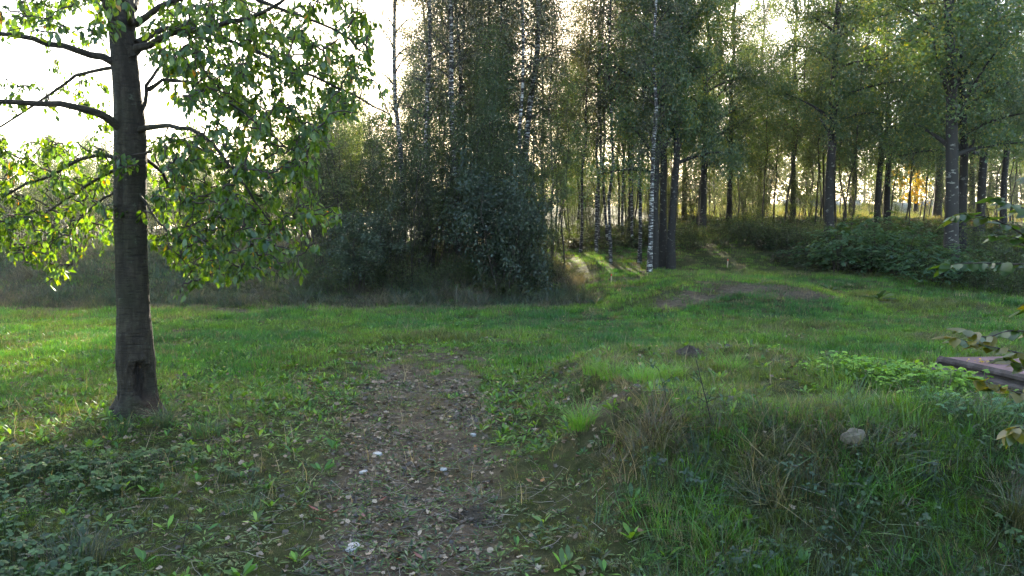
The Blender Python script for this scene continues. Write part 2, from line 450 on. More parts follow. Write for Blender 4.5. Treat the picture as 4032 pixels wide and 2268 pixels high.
# ------------------------------------------------------------------ ground sheet and path
def grid_mesh(name, xs, ys, zf, mat, attr=None):
    X, Y = np.meshgrid(xs, ys)
    v = np.stack([X, Y, zf(X, Y)], -1).reshape(-1, 3)
    nx = len(xs)
    i = (np.arange(len(ys) - 1)[:, None] * nx + np.arange(nx - 1)[None]).ravel()
    mb = MB(); mb.add(v, np.stack([i, i + 1, i + nx + 1, i + nx], -1))
    me = mb.mesh(name, mat)
    if attr:
        a = me.attributes.new('soil', 'FLOAT', 'POINT')
        a.data.foreach_set('value', attr(X, Y).ravel().astype(np.float32))
    return me
xs = np.concatenate([[-700, -350, -180, -100, -70, -50, -40], np.arange(-32, -6, .5), np.arange(-6, 7, .12), np.arange(7, 34, .5), [40, 50, 70, 100, 180, 350, 700]])
ys = np.concatenate([[-300, -100, -40, -20, -10, -5, -2], np.arange(0, 10, .12), np.arange(10, 34, .28), np.arange(34, 80, 1.2), [90, 110, 140, 180, 260, 400, 700, 1200]])
gr = link('meadow_ground', grid_mesh('meadow_ground', xs, ys, H, M_ground, lambda x, y: np.maximum(soil_m(x, y), .8 * path_m(x, y))))
tag(gr, kind='structure')
# trodden path, its own sheet just above, ragged at the edges
ys2 = np.arange(1.2, 12.3, .09); us = np.linspace(-.8, .8, 22)
vv, ff = [], []
for i, y in enumerate(ys2):
    c = -.53 - .096 * (y - 3.5); hw = (.56 + .04 * (y - 3.5)) * (1 - .75 * float(sst(9.5, 12.3, y)))
    wl_ = .75 + .55 * float(fbm(y * 1.1, 3.0)); wr_ = .75 + .55 * float(fbm(y * 1.1, 8.0))
    for u in us:
        x = c + u * hw * (wl_ if u < 0 else wr_)
        e = 1 - abs(u) / .8
        vv.append((x, y, float(H(x, y)) + .006 - .02 * max(0, .12 - e) / .12))
for i in range(len(ys2) - 1):
    for j in range(21):
        a = i * 22 + j; ff.append((a, a + 1, a + 23, a + 22))
mb = MB(); mb.add(vv, ff)
tag(link('dirt_path', mb.mesh('dirt_path', M_path)), kind='structure')

# ------------------------------------------------------------------ tree generator
def grow(seed, h, r0, base, nl, lmax, elev=(35, 60), droop=.25, ntw=7, twl=.8, nleaf=9000, leaf=.065, jit=.16,
         wob=.25, shape=lambda t: 1 - t * .8, stems=1, spread=.0, bark=None, leafm=None, tmpl=RHOMB, hang=.35, twdroop=.5, stemlow=True):
    g = np.random.default_rng(seed)
    tr, br, cr = MB(), MB(), MB()
    tips = []
    for s in range(stems):
        hh = h * (1 if s == 0 else g.uniform(.7, 1.0)); rr = r0 * (1 if s == 0 else g.uniform(.6, .95))
        az = g.uniform(0, 6.28); off = np.array((math.cos(az), math.sin(az), 0)) * spread * (0 if stems == 1 else g.uniform(.05, .25))
        leanv = np.array((math.cos(az), math.sin(az), 0)) * spread * (g.uniform(.4, 1) if stems > 1 else 0)
        n = 14; t = np.linspace(0, 1, n)
        w = np.cumsum(g.normal(size=(n, 2)), axis=0) * wob / 4; w -= w[0]
        p = np.stack([off[0] + leanv[0] * t ** 1.2 + w[:, 0] * t ** .5, off[1] + leanv[1] * t ** 1.2 + w[:, 1] * t ** .5, t * hh - .15], -1)
        r = rr * (1 - t * .93) ** .8; r[0] *= 1.35; r[1] *= 1.05
        tube(tr, p, r, 10 if r0 > .08 else 6)
        if stems == 1 and r0 > .07:      # short dead snags on the bare bole
            for k in range(6):
                tt = g.uniform(.05, base)
                q0 = np.array([np.interp(tt, t, p[:, i]) for i in range(3)]); a = g.uniform(0, 6.28)
                d = np.array((math.cos(a), math.sin(a), g.uniform(-.1, .4)))
                L = g.uniform(.2, 1.1)
                tube(br, [q0, q0 + d * L * .5, q0 + d * L + (0, 0, -.05)], [.014, .009, .003], 4)
        nls = max(3, int(nl / stems))
        for k in range(nls):
            tt = base + (1 - base) * ((k + g.random()) / nls) ** .9 * .97
            q0 = np.array([np.interp(tt, t, p[:, i]) for i in range(3)])
            a = k * 2.4 + g.normal() * .5; e = R(g.uniform(*elev))
            L = lmax * shape((tt - base) / (1 - base)) * g.uniform(.7, 1.15)
            d = np.array((math.cos(a) * math.cos(e), math.sin(a) * math.cos(e), math.sin(e)))
            m = 6; u = np.linspace(0, 1, m)
            side = np.cross(d, (0, 0, 1.)); bend = g.normal() * .15
            lp = q0 + d * L * u[:, None] + side * (bend * L * u ** 2)[:, None]; lp[:, 2] -= droop * L * u ** 2
            lr = max(.006, rr * (1 - tt) ** .8 * .5)
            tube(br, lp, lr * (1 - u * .85), 5)
            nt_ = max(2, int(ntw * (.5 + L / lmax * .8)))
            for j in range(nt_):
                uu = g.uniform(.2, 1.0) if j else 1.0
                b0 = np.array([np.interp(uu, u, lp[:, i]) for i in range(3)])
                dd = d * .7 + rand_dirs(1, g)[0] * .9; dd /= np.linalg.norm(dd)
                tl = twl * g.uniform(.5, 1.3) * (.5 + .5 * L / lmax)
                v = np.linspace(0, 1, 4)
                tp = b0 + dd * tl * v[:, None]; tp[:, 2] -= twdroop * tl * v ** 2
                tube(br, tp, .007 * (1 - v * .7), 3)
                tips.append((tp, tl))
        # leader twig
        tips.append((p[-4:], 1.0))
    wts = np.array([x[1] for x in tips]); wts = wts * np.random.default_rng(seed + 5).uniform(.3, 1.7, len(tips)); wts /= wts.sum()
    cnt = g.multinomial(nleaf, wts)
    pos = []
    for (tp, tl), c in zip(tips, cnt):
        if c == 0: continue
        u = g.uniform(.1, 1.05, c) * (len(tp) - 1)
        i = np.clip(u.astype(int), 0, len(tp) - 2); f = (u - i)[:, None]
        pos.append(tp[i] * (1 - f) + tp[i + 1] * f + g.normal(size=(c, 3)) * jit)
    pos = np.concatenate(pos)
    d = rand_dirs(len(pos), g); d[:, 2] -= hang
    M = frames(d, rand_dirs(len(pos), g) + (0, 0, .5))
    strew(cr, *tmpl, pos, M, leaf * g.uniform(.6, 1.3, len(pos)), g.random(len(pos)))
    return tr.mesh('trunk', bark), br.mesh('branches', M_twig if bark is not M_aspen_bark else bark), cr.mesh('crown', leafm, smooth=False)

def plant(name, proto, loc, rz, sc, label, cat, group=None, tilt=(0, 0), parts=('trunk', 'branches', 'crown')):
    o = empty(name, loc, rz, sc); o.rotation_euler = (tilt[0], tilt[1], rz)
    for nm, me in zip(parts, proto):
        c = link(nm, me, o)
        if nm != 'trunk': c['kind'] = 'stuff'
    tag(o, label, cat, group); return o

birch = [grow(100 + i, 16.5, .115, .24, 36, 2.1, (35, 62), .3, 10, 1.0, 15000, .062, .16, .5, lambda t: .45 + .8 * t - 1.15 * t ** 2 + .1, bark=M_birch_bark, leafm=M_birch_leaf, twdroop=.9) for i in range(3)]
aspen = [grow(200 + i, 17.0, .20, .2, 38, 3.6, (10, 55), .22, 12, 1.2, 40000, .095, .2, .5, lambda t: .95 - .75 * t, bark=M_aspen_bark, leafm=M_aspen_leaf) for i in range(3)]
birch_far = [grow(150 + i, 16.0, .062, .28, 34, 2.0, (32, 62), .3, 9, 1.0, 11500, .066, .18, .6, lambda t: .45 + .8 * t - 1.15 * t ** 2 + .1, bark=M_birch_bark, leafm=M_birch_leaf, twdroop=.9) for i in range(3)]
pole = [grow(300 + i, 10.5, .046, .3, 22, 1.9, (25, 60), .2, 8, .9, 8500, .072, .2, .5, lambda t: .9 - .6 * t, bark=M_dark_bark, leafm=M_pole_leaf) for i in range(4)]
sapl = [grow(400 + i, 5.0, .022, .1, 40, .8, (40, 70), .1, 4, .45, 4600, .058, .11, .35, lambda t: .9 - .4 * t, stems=9, spread=1.3, bark=M_dark_bark, leafm=M_thicket_leaf) for i in range(4)]
willow = grow(500, 3.7, .035, .15, 80, 1.0, (5, 60), .12, 6, .45, 15000, .08, .1, .3, lambda t: 1.05 - .55 * t, stems=9, spread=1.0, bark=M_dark_bark, leafm=M_willow_leaf, tmpl=OVATE)

# elder-like undershrub with pinnate leaves
def elder(seed, h=1.6, w=1.3, n=190):
    g = np.random.default_rng(seed); st, lf = MB(), MB()
    for k in range(16):
        a = g.uniform(0, 6.28); rr = w * math.sqrt(g.random()) * .9; top = np.array((math.cos(a) * rr, math.sin(a) * rr, h * g.uniform(.5, 1) * (1 - .35 * (rr / w) ** 2)))
        b = np.array((math.cos(a) * rr * .25, math.sin(a) * rr * .25, -.1)); u = np.linspace(0, 1, 5)[:, None]
        p = b * (1 - u) + top * u; p[:, 2] += (.25 * np.sin(u * 3.14)).ravel()
        tube(st, p, .012 * (1 - u.ravel() * .7), 4)
    pos, D, N = [], [], []
    for k in range(n):
        a = g.uniform(0, 6.28); rr = w * math.sqrt(g.random()); zt = h * (1 - .5 * (rr / w) ** 2) * g.uniform(.25, 1)
        b = np.array((math.cos(a) * rr, math.sin(a) * rr, zt)); o = np.array((math.cos(a + g.normal() * .6), math.sin(a + g.normal() * .6), g.uniform(-.3, .35)))
        L = g.uniform(.16, .30); s = np.cross(o, (0, 0, 1.))
        for i in range(3):
            q = b + o * L * (i + .4) / 3 + np.array((0, 0, -.06 * i * i * L))
            for sg in (-1, 1):
                pos.append(q); D.append(s * sg + o * .6 + (0, 0, -.25)); N.append((g.normal() * .25, g.normal() * .25, 1))
        pos.append(b + o * L); D.append(o + np.array((0, 0, -.4))); N.append((g.normal() * .2, g.normal() * .2, 1))
    pos = np.array(pos); M = frames(np.array(D), np.array(N, float))
    strew(lf, *OVATE, pos, M, g.uniform(.09, .15, len(pos)), np.repeat(g.random(n), 7) * .7 + g.random(len(pos)) * .3)
    return st.mesh('stems', M_twig), lf.mesh('foliage', M_elder_leaf, smooth=False)
elders = [elder(600), elder(601, 1.4, 1.5, 210)]

# bramble / tall herb thicket: arching canes with small leaves
def bramble(seed, h=1.2, w=1.4, n=2600, leaf=.055):
    g = np.random.default_rng(seed); st, lf = MB(), MB(); pts = []
    for k in range(46):
        a = g.uniform(0, 6.28); rr = w * math.sqrt(g.random()); b = np.array((math.cos(a) * rr * .8, math.sin(a) * rr * .8, -.05))
        a2 = g.uniform(0, 6.28); L = g.uniform(.4, 1.1); hh = h * g.uniform(.4, 1.15); u = np.linspace(0, 1, 6)
        p = b + np.stack([math.cos(a2) * L * u ** 1.5, math.sin(a2) * L * u ** 1.5, hh * np.sin(u * 2.0)], -1)
        tube(st, p, .006 * (1 - u * .6), 3); pts.append(p)
    i = g.integers(0, len(pts), n); u = g.uniform(.1, 1, n) * 4.99; k = u.astype(int); f = (u - k)[:, None]
    A = np.array(pts); pos = A[i, k] * (1 - f) + A[i, k + 1] * f + g.normal(size=(n, 3)) * .07
    M = frames(rand_dirs(n, g) - (0, 0, .2), rand_dirs(n, g) * .6 + (0, 0, 1))
    strew(lf, *OVATE, pos, M, leaf * g.uniform(.6, 1.4, n), g.random(n))
    return st.mesh('canes', M_twig), lf.mesh('foliage', M_thicket_leaf, smooth=False)
brambles = [bramble(610), bramble(611, 1.0, 1.6, 3000)]

# ------------------------------------------------------------------ the wood behind the clearing
def put(name, kind, X, d, sc, label, cat='tree', group=None, tilt=(0, 0), parts=('trunk', 'branches', 'crown'), dz=0.0, rz=None):
    p = onground(X, d); p[2] += dz
    return plant(name, kind, p, random.uniform(0, 6.28) if rz is None else rz, sc, label, cat, group, tilt, parts)
# birches, single stems that one can follow
for X, d, k, sc, tl, lab in [
    (1015, 22.6, 0, (.72, .72, 1.0), (0, .015), 'white-barked birch, leftmost of the tall birches over the thicket'),
    (1078, 23.2, 1, (.75, .75, 1.0), (0, -.02), 'slim white birch, second from the left over the thicket'),
    (1152, 23.8, 2, (.85, .85, 1.0), (0, .012), 'brightest white birch trunk rising behind the middle of the thicket'),
    (1308, 25.0, 1, 1.05, (0, .045), 'grey birch leaning right just behind the dark round willow bush'),
    (1634, 23.9, 0, (.7, .7, .85), (0, -.05), 'small white birch leaning left against the clump of grey stems')]:
    put('birch_tree', birch[k], X, d, sc, lab, 'tree', 'birches at the edge of the wood', tl)
g = np.random.default_rng(29)
for i in range(40):
    X = 965 + 16.5 * i + g.uniform(-10, 10); d = g.uniform(23.5, 46)
    X = max(X, 1288 - 3.1 / d * 1874 + g.uniform(0, 90))
    lab = ('pale birch deep behind the leftmost tall birches' if X < 1110 else 'pale birch deep behind the brightest white birch' if X < 1240 else
           'pale birch deep in the wood behind the round willow bush' if X < 1400 else 'pale birch deep in the wood above the sunlit grass slope')
    put('birch_tree', birch_far[i % 3], X, d, g.uniform(.88, 1.12) * (.85 if 1330 < X < 1480 else 1), lab, 'tree', 'birches deeper in the wood', (g.normal() * .02, g.normal() * .02))
for X, d, k, sc, tl, lab in [
    (1645, 25.3, 0, (.7, .7, 1.0), (0, -.01), 'grey poplar, left stem of the clump in the middle of the grass slope'),
    (1664, 25.9, 1, (.7, .7, .95), (0, .0), 'dark middle stem of the poplar clump on the grass slope'),
    (1688, 25.4, 2, (.7, .7, 1.0), (0, .02), 'pale right-hand stem of the poplar clump on the grass slope'),
    (1765, 31.0, 1, (.7, .7, .9), (0, -.03), 'grey poplar with a bent foot right of the stem clump'),
    (2085, 28.0, 0, (.88, .88, 1.0), (0, .005), 'thick pale grey poplar rising out of the green undershrubs'),
    (2395, 23.6, 2, 1.05, (0, -.05), 'thickest grey poplar at the right, leaning left'),
    (2418, 25.0, 0, (.75, .75, .95), (0, -.01), 'second grey poplar close behind the thickest one at the right'),
    (2458, 29.0, 1, (.8, .8, 1.0), (0, -.02), 'dark poplar trunk farthest right at the edge of the wood'),
    (2205, 36.0, 2, (.75, .75, .95), (0, -.01), 'left trunk of the dark pair standing before the white boulder'),
    (2228, 36.4, 0, (.75, .75, .95), (0, .01), 'right trunk of the dark pair standing before the white boulder'),
    (2352, 45.0, 1, 1.1, (0, .0), 'brown sunlit poplar trunk far behind the leaning thick one')]:
    put('poplar_tree', aspen[k], X, d, sc, lab, 'tree', 'poplars at the edge of the wood', tl)
for X, d, k, sc, lab in [(1585, 35, 0, .9, 'poplar standing behind the small leaning birch'), (1830, 37, 1, .95, 'poplar behind the dark berm, left of its middle'),
        (1990, 41, 0, 1.0, 'poplar behind the right end of the dark berm'), (2140, 47, 1, 1.0, 'far poplar right of the thick pale one'), (2300, 52, 2, 1.0, 'far poplar behind the yellow maple'),
        (2520, 34, 0, 1.0, 'poplar at the right border of the picture'), (2620, 28, 1, 1.0, 'poplar just past the right border, its crown hanging in'), (1720, 43, 2, 1.0, 'far poplar between the stem clump and the bent-footed one'),
        (1905, 46, 1, 1.0, 'far poplar behind the middle of the dark berm'), (2440, 42, 2, 1.05, 'far poplar behind the dark trunk at the right')]:
    put('poplar_tree', aspen[k], X, d, (sc * .72, sc * .72, sc), lab, 'tree', 'poplars deeper in the wood')
# crowded thin stems
g = np.random.default_rng(31)
for i in range(46):
    X = g.uniform(1400, 2140); d = g.uniform(33, 52)
    put('young_tree', pole[i % 4], X, d, g.uniform(.75, 1.2), 'thin dark stem among the young trees ' + ('above the sunlit grass slope' if X < 1640 else 'between the stem clump and the bent-footed poplar' if X < 1780 else 'behind the dark berm'), 'tree', 'thin stems right of the middle', (g.normal() * .03, g.normal() * .03))
for i in range(24):
    X = g.uniform(2100, 2650); d = g.uniform(31, 55)
    put('young_tree', pole[(i + 1) % 4], X, d, g.uniform(.7, 1.05), 'thin dark stem ' + ('left of the yellow maple' if X < 2280 else 'between the yellow maple and the leaning poplar' if X < 2400 else 'right of the leaning poplar'), 'tree', 'thin stems at the right', (g.normal() * .04, g.normal() * .04))
for i in range(30):
    X = g.uniform(800, 1440); d = g.uniform(22.5, 36)
    put('young_tree', pole[(i + 2) % 4], X, d, g.uniform(.5, .8) * (.8 if X < 1010 else 1), 'thin upright stem in the thicket ' + ('left of the tall birches' if X < 1000 else 'between the tall birches' if X < 1180 else 'behind the round willow bush'), 'tree', 'thin stems in the thicket', (g.normal() * .03, g.normal() * .03))
for i in range(64):
    X = g.uniform(-250, 900); d = g.uniform(30, 50)
    put('young_tree', pole[i % 4], X, d, g.uniform(.38, .55) * (1.2 if X > 640 else 1), 'slender young tree behind the embankment, ' + ('left of the cherry trunk' if X < 330 else 'right of the cherry trunk' if X < 640 else 'beside the thicket'), 'tree', 'young trees behind the embankment', (g.normal() * .03, g.normal() * .03))
for i in range(14):
    X = g.uniform(800, 980); d = g.uniform(33, 46)
    put('young_tree', pole[i % 4], X, d, g.uniform(.42, .56), 'slender young tree in the gap between the cherry crown and the birches', 'tree', 'young trees left of the birches', (g.normal() * .03, g.normal() * .03))
for i in range(9):
    X = 640 + 32 * i + g.uniform(-12, 12); d = g.uniform(37, 47)
    put('birch_tree', birch_far[i % 3], X, d, g.uniform(.36, .45), 'small thin birch standing against the sky left of the tall birches', 'tree', 'small birches left of the tall ones', (g.normal() * .03, g.normal() * .03))
# shrubs of the thicket
for i in range(44):
    X = 770 + (1400 - 770) * ((i + g.random()) / 44); d = g.uniform(21.0, 26.5)
    s = g.uniform(.7, 1.1) * (1.0 if X < 1330 else .6)
    put('thicket_shrub', sapl[i % 4], X, d, s, ('leafy many-stemmed shrub at the left end of the thicket' if X < 900 else 'leafy many-stemmed shrub in the thicket under the leftmost birches' if X < 1050 else 'leafy many-stemmed shrub in the thicket under the brightest birch' if X < 1220 else 'leafy many-stemmed shrub behind the round willow bush') + (', front row' if d < 23 else ', back row'), 'shrub', 'shrubs of the thicket', parts=('stems', 'branches', 'foliage'))
for i in range(52):
    X = g.uniform(-300, 820); d = g.uniform(25.0, 40)
    put('thicket_shrub', sapl[(i + 1) % 4], X, d, g.uniform(.5, .95), 'many-stemmed shrub on top of the embankment, ' + ('left of the cherry trunk' if X < 330 else 'right of the cherry trunk' if X < 600 else 'next to the thicket'), 'shrub', 'shrubs on the embankment', parts=('stems', 'branches', 'foliage'))
for i in range(84):
    X = g.uniform(1330, 2650) if i < 60 else g.uniform(1350, 1930); d = g.uniform(36, 66) if i < 60 else g.uniform(35, 48)
    put('thicket_shrub', sapl[(i + 2) % 4], X, d, g.uniform(.5, .95), 'low many-stemmed shrub under the trees ' + ('above the grass slope' if X < 1700 else 'behind the dark berm' if X < 2080 else 'right of the thick pale poplar'), 'shrub', 'shrubs under the right-hand trees', parts=('stems', 'branches', 'foliage'))
put('willow_bush', willow, 1272, 20.9, (1.0, 1.0, 1.0), 'dark grey-green round willow bush at the right end of the thicket', 'shrub', parts=('stems', 'branches', 'foliage'))
put('willow_bush', willow, 895, 20.7, (.8, .8, .62), 'low dark bush at the left foot of the thicket', 'shrub', parts=('stems', 'branches', 'foliage'), rz=2.0)
for X, d, k, sc, lab in [(2110, 24.6, 0, 1.05, 'bright green undershrub at the foot of the thick pale poplar'),
                         (2190, 24.2, 1, 1.0, 'green pinnate undershrub, second from the left in the row'),
                         (2270, 23.2, 0, .95, 'green pinnate undershrub in the middle of the row under the wood'),
                         (2340, 22.4, 1, .9, 'dark green undershrub left of the thickest leaning poplar'),
                         (2420, 22.6, 0, .8, 'dark undershrub at the foot of the thickest leaning poplar'),
                         (2200, 26.4, 1, 1.15, 'undershrub at the back of the green row under the wood')]:
    put('elder_shrub', elders[k], X, d, sc, lab, 'shrub', 'undershrubs below the wood', parts=('stems', 'foliage'))
for i, (X, d, s) in enumerate([(1725, 28.6, .8), (1790, 28.4, .95), (1850, 28.2, .95), (1910, 28.0, .9), (1970, 27.6, .9), (2030, 27.4, .9), (1880, 30, .7), (1960, 30, .7), (2060, 29.5, .7), (2150, 29, .7), (2250, 28, .75), (2330, 27, .8)]):
    put('bramble_bush', brambles[i % 2], X, d, s, 'dark bramble bush in the low hedge along the berm on the right', 'shrub', 'brambles along the berm', parts=('canes', 'foliage'))
for i, (X, d, s) in enumerate([(2440, 22.3, .8), (2510, 21.6, .75), (2580, 21.2, .8), (2660, 21.3, .9), (2480, 24.5, 1.0), (2560, 24, 1.1)]):
    put('bramble_bush', brambles[i % 2], X, d, s, 'dark bramble bush at the far right edge of the meadow', 'shrub', 'brambles at the right edge', parts=('canes', 'foliage'))
for i, (X, d, s) in enumerate([(1390, 22.8, .6), (1440, 33, .8), (1500, 33.5, .8), (1560, 33.6, .8), (1610, 33, .8), (1660, 32, .8)]):
    put('bramble_bush', brambles[i % 2], X, d, s, 'brownish low bush where the grass slope meets the wood', 'shrub', 'low bushes above the slope', parts=('canes', 'foliage'))
g2 = np.random.default_rng(77)
for i in range(12):
    X = 780 + i * 48; 
    put('bramble_bush', brambles[i % 2], X, g2.uniform(20.4, 21.6), g2.uniform(.5, .75), 'low dark bush along the foot of the thicket', 'shrub', 'low bushes at the foot of the thicket', parts=('canes', 'foliage'))
# yellow young maple in the sun
ym = grow(700, 5.5, .05, .2, 16, 1.5, (15, 55), .1, 5, .6, 1500, .17, .15, .3, lambda t: .9 - .5 * t, bark=M_dark_bark, leafm=M_yellow_leaf)
put('maple_sapling', ym, 2283, 46, .85, 'glowing yellow young maple between the dark trunks at the right', 'tree')

# distant wood that reads as one mass
g = np.random.default_rng(41); mb = MB()
def lump(c, r, h, n):
    d = rand_dirs(n, g); rad = g.uniform(.55, 1.05, n)[:, None]; bump = 1 + .22 * np.sin(d[:, :1] * 5 + c[0]) * np.sin(d[:, 2:] * 6 + c[1])
    p = c + d * rad * bump * np.array((r, r, h * .5)) + np.array((0, 0, h * .5))
    M = frames(rand_dirs(n, g), rand_dirs(n, g)); strew(mb, *RHOMB, p, M, g.uniform(.3, .6, n), g.random(n))
for i in range(96):
    X = -900 + 4500 * i / 96 + g.uniform(-30, 30); d = g.uniform(85, 140)
    p = onground(X, d); hh = (6 + 3 * g.random()) * (.8 if X < 1200 else 1.0 if X < 1850 else 2.2)
    lump(p, g.uniform(4, 6.5), hh, 1900)
    tube(mb, [p - (0, 0, .3), p + (0, 0, hh * .5)], [.3, .15], 5)
tag(link('distant_wood', mb.mesh('distant_wood', M_far_leaf, smooth=False)), 'grey green wood on the horizon beyond the sunny field', 'wood', kind='stuff')

# ------------------------------------------------------------------ things beyond the wood: boulders, timber stack
def rock_mesh(seed, r, mat, sub=3, rough=.25):
    import bmesh
    g = np.random.default_rng(seed); bm = bmesh.new(); bmesh.ops.create_icosphere(bm, subdivisions=sub, radius=1)
    co = np.array([v.co for v in bm.verts]); ph = g.uniform(0, 9, (4, 3)); fr = rand_dirs(10, g)
    dsp = np.zeros(len(co))
    for k in range(4): dsp += np.sin(co @ (rand_dirs(1, g)[0] * (2 + 2.2 * k)) + ph[k, 0]) / (1 + k)
    cut = np.min([np.where(co @ f > .62, .62 / np.maximum(co @ f, .1), 1) for f in fr], axis=0)   # broken faces
    co = co * (cut * (1 + rough * .35 * dsp))[:, None] * np.array(r)
    for v, c in zip(bm.verts, co): v.co = c
    me = bpy.data.meshes.new('rock'); bm.to_mesh(me); bm.free(); me.materials.append(mat)
    return me
M_paleboulder = plain_mat('pale_boulder', [(.3, (.3, .28, .25)), (.6, (.62, .6, .56))], 2.5, .8, .5)
M_whitestone = plain_mat('white_stone', [(.3, (.20, .19, .17)), (.5, (.36, .35, .33)), (.75, (.50, .49, .47))], 14, .6, .5)
M_greystone = plain_mat('weathered_stone', [(.3, (.07, .055, .038)), (.5, (.17, .14, .10)), (.75, (.28, .24, .19))], 16, .85, .9)
M_timber = plain_mat('old_timber', [(.3, (.05, .04, .032)), (.7, (.13, .11, .09))], 6, .85, .4)
M_blue = plain_mat('blue_sheet', [(.3, (.02, .05, .14)), (.7, (.05, .11, .26))], 4, .6, .3)
for i, (X, Y, d, w, h, lab) in enumerate([
    (2262, 558, 56, 2.3, .95, 'white rounded boulder in the sun right of the dark pair of trunks'),
    (2243, 533, 64, 1.8, .7, 'flat white boulder behind the rounded one'),
    (2145, 528, 66, 1.6, .8, 'white boulder right of the thick pale poplar trunk'),
    (2095, 520, 68, 1.9, .85, 'white boulder half hidden by the thick pale poplar trunk'),
    (2068, 522, 69, 1.3, .75, 'small white boulder beside the timber stack'),
    (2325, 530, 63, 2.2, .9, 'long white boulder left of the brown sunlit trunk'),
    (1975, 522, 70, 1.3, .7, 'small white boulder left of the timber stack')]):
    x = (X * .3975 - 512) / FPX * d
    z = float(H(x, d)); o = link('boulder', rock_mesh(900 + i, (w * .5, w * .4, h * .62), M_paleboulder))
    o.location = (x, d, z + h * .32); o.rotation_euler = (0, 0, i * 1.3)
    tag(o, lab, 'boulder', 'white boulders beyond the wood')
p = onground(2030, 69); ts = empty('timber_stack', p); tag(ts, 'dark stack of old timber with a white top beyond the trees', 'timber stack')
for k in range(4):
    for j in range(3):
        mb = MB(); u = np.linspace(-1.6, 1.6, 4); tube(mb, np.stack([u + random.uniform(-.15, .15), u * 0 + j * .32 - .3, u * 0 + .16 + k * .27], -1), .14, 8)
        link('log', mb.mesh('log', M_timber), ts)
mb = MB(); mb.add([(-1.6, -.55, 1.12), (1.5, -.5, 1.15), (1.55, .6, 1.2), (-1.55, .6, 1.18), (-1.6, -.55, 1.18), (1.5, -.5, 1.21), (1.55, .6, 1.26), (-1.55, .6, 1.24)],
                  [(0, 1, 5, 4), (1, 2, 6, 5), (2, 3, 7, 6), (3, 0, 4, 7), (4, 5, 6, 7), (3, 2, 1, 0)]); link('cover_board', mb.mesh('cover_board', M_paleboulder, False), ts)
p = onground(2046, 66.5); mb = MB()
u = np.linspace(-.5, .5, 6); vv = [(a * .6, .05 * math.sin(a * 9) + b * .25, .1 + b * .7 + .08 * math.sin(a * 5 + b)) for b in (0, .33, .66, 1) for a in u]
vv += [(a, y + .08, z - .03) for a, y, z in vv]
ff = [(r * 6 + c, r * 6 + c + 1, r * 6 + c + 7, r * 6 + c + 6) for r in range(3) for c in range(5)]; ff += [tuple(x + 24 for x in f[::-1]) for f in ff]
for c in range(5): ff += [(c, c + 24, c + 25, c + 1), (18 + c, 19 + c, 43 + c, 42 + c)]
for r in range(3): ff += [(r * 6, r * 6 + 6, r * 6 + 30, r * 6 + 24), (r * 6 + 5, r * 6 + 29, r * 6 + 35, r * 6 + 11)]
mb.add(vv, ff); tag(link('blue_tarpaulin', mb.mesh('blue_tarpaulin', M_blue), loc=p), 'small blue tarpaulin leaning beside the timber stack', 'tarpaulin')

# ------------------------------------------------------------------ cherry tree at the left
CB = G(336, 1062); CB[1] = 6.72; CB[0] = (336 * .3975 - 512) / FPX * 6.72; CB[2] = float(H(CB[0], CB[1]))
cherry = empty('cherry_tree', CB); tag(cherry, 'dark cherry tree with a rotten hollow at its foot, in the left foreground', 'tree')
g = np.random.default_rng(52)
D0 = 6.72
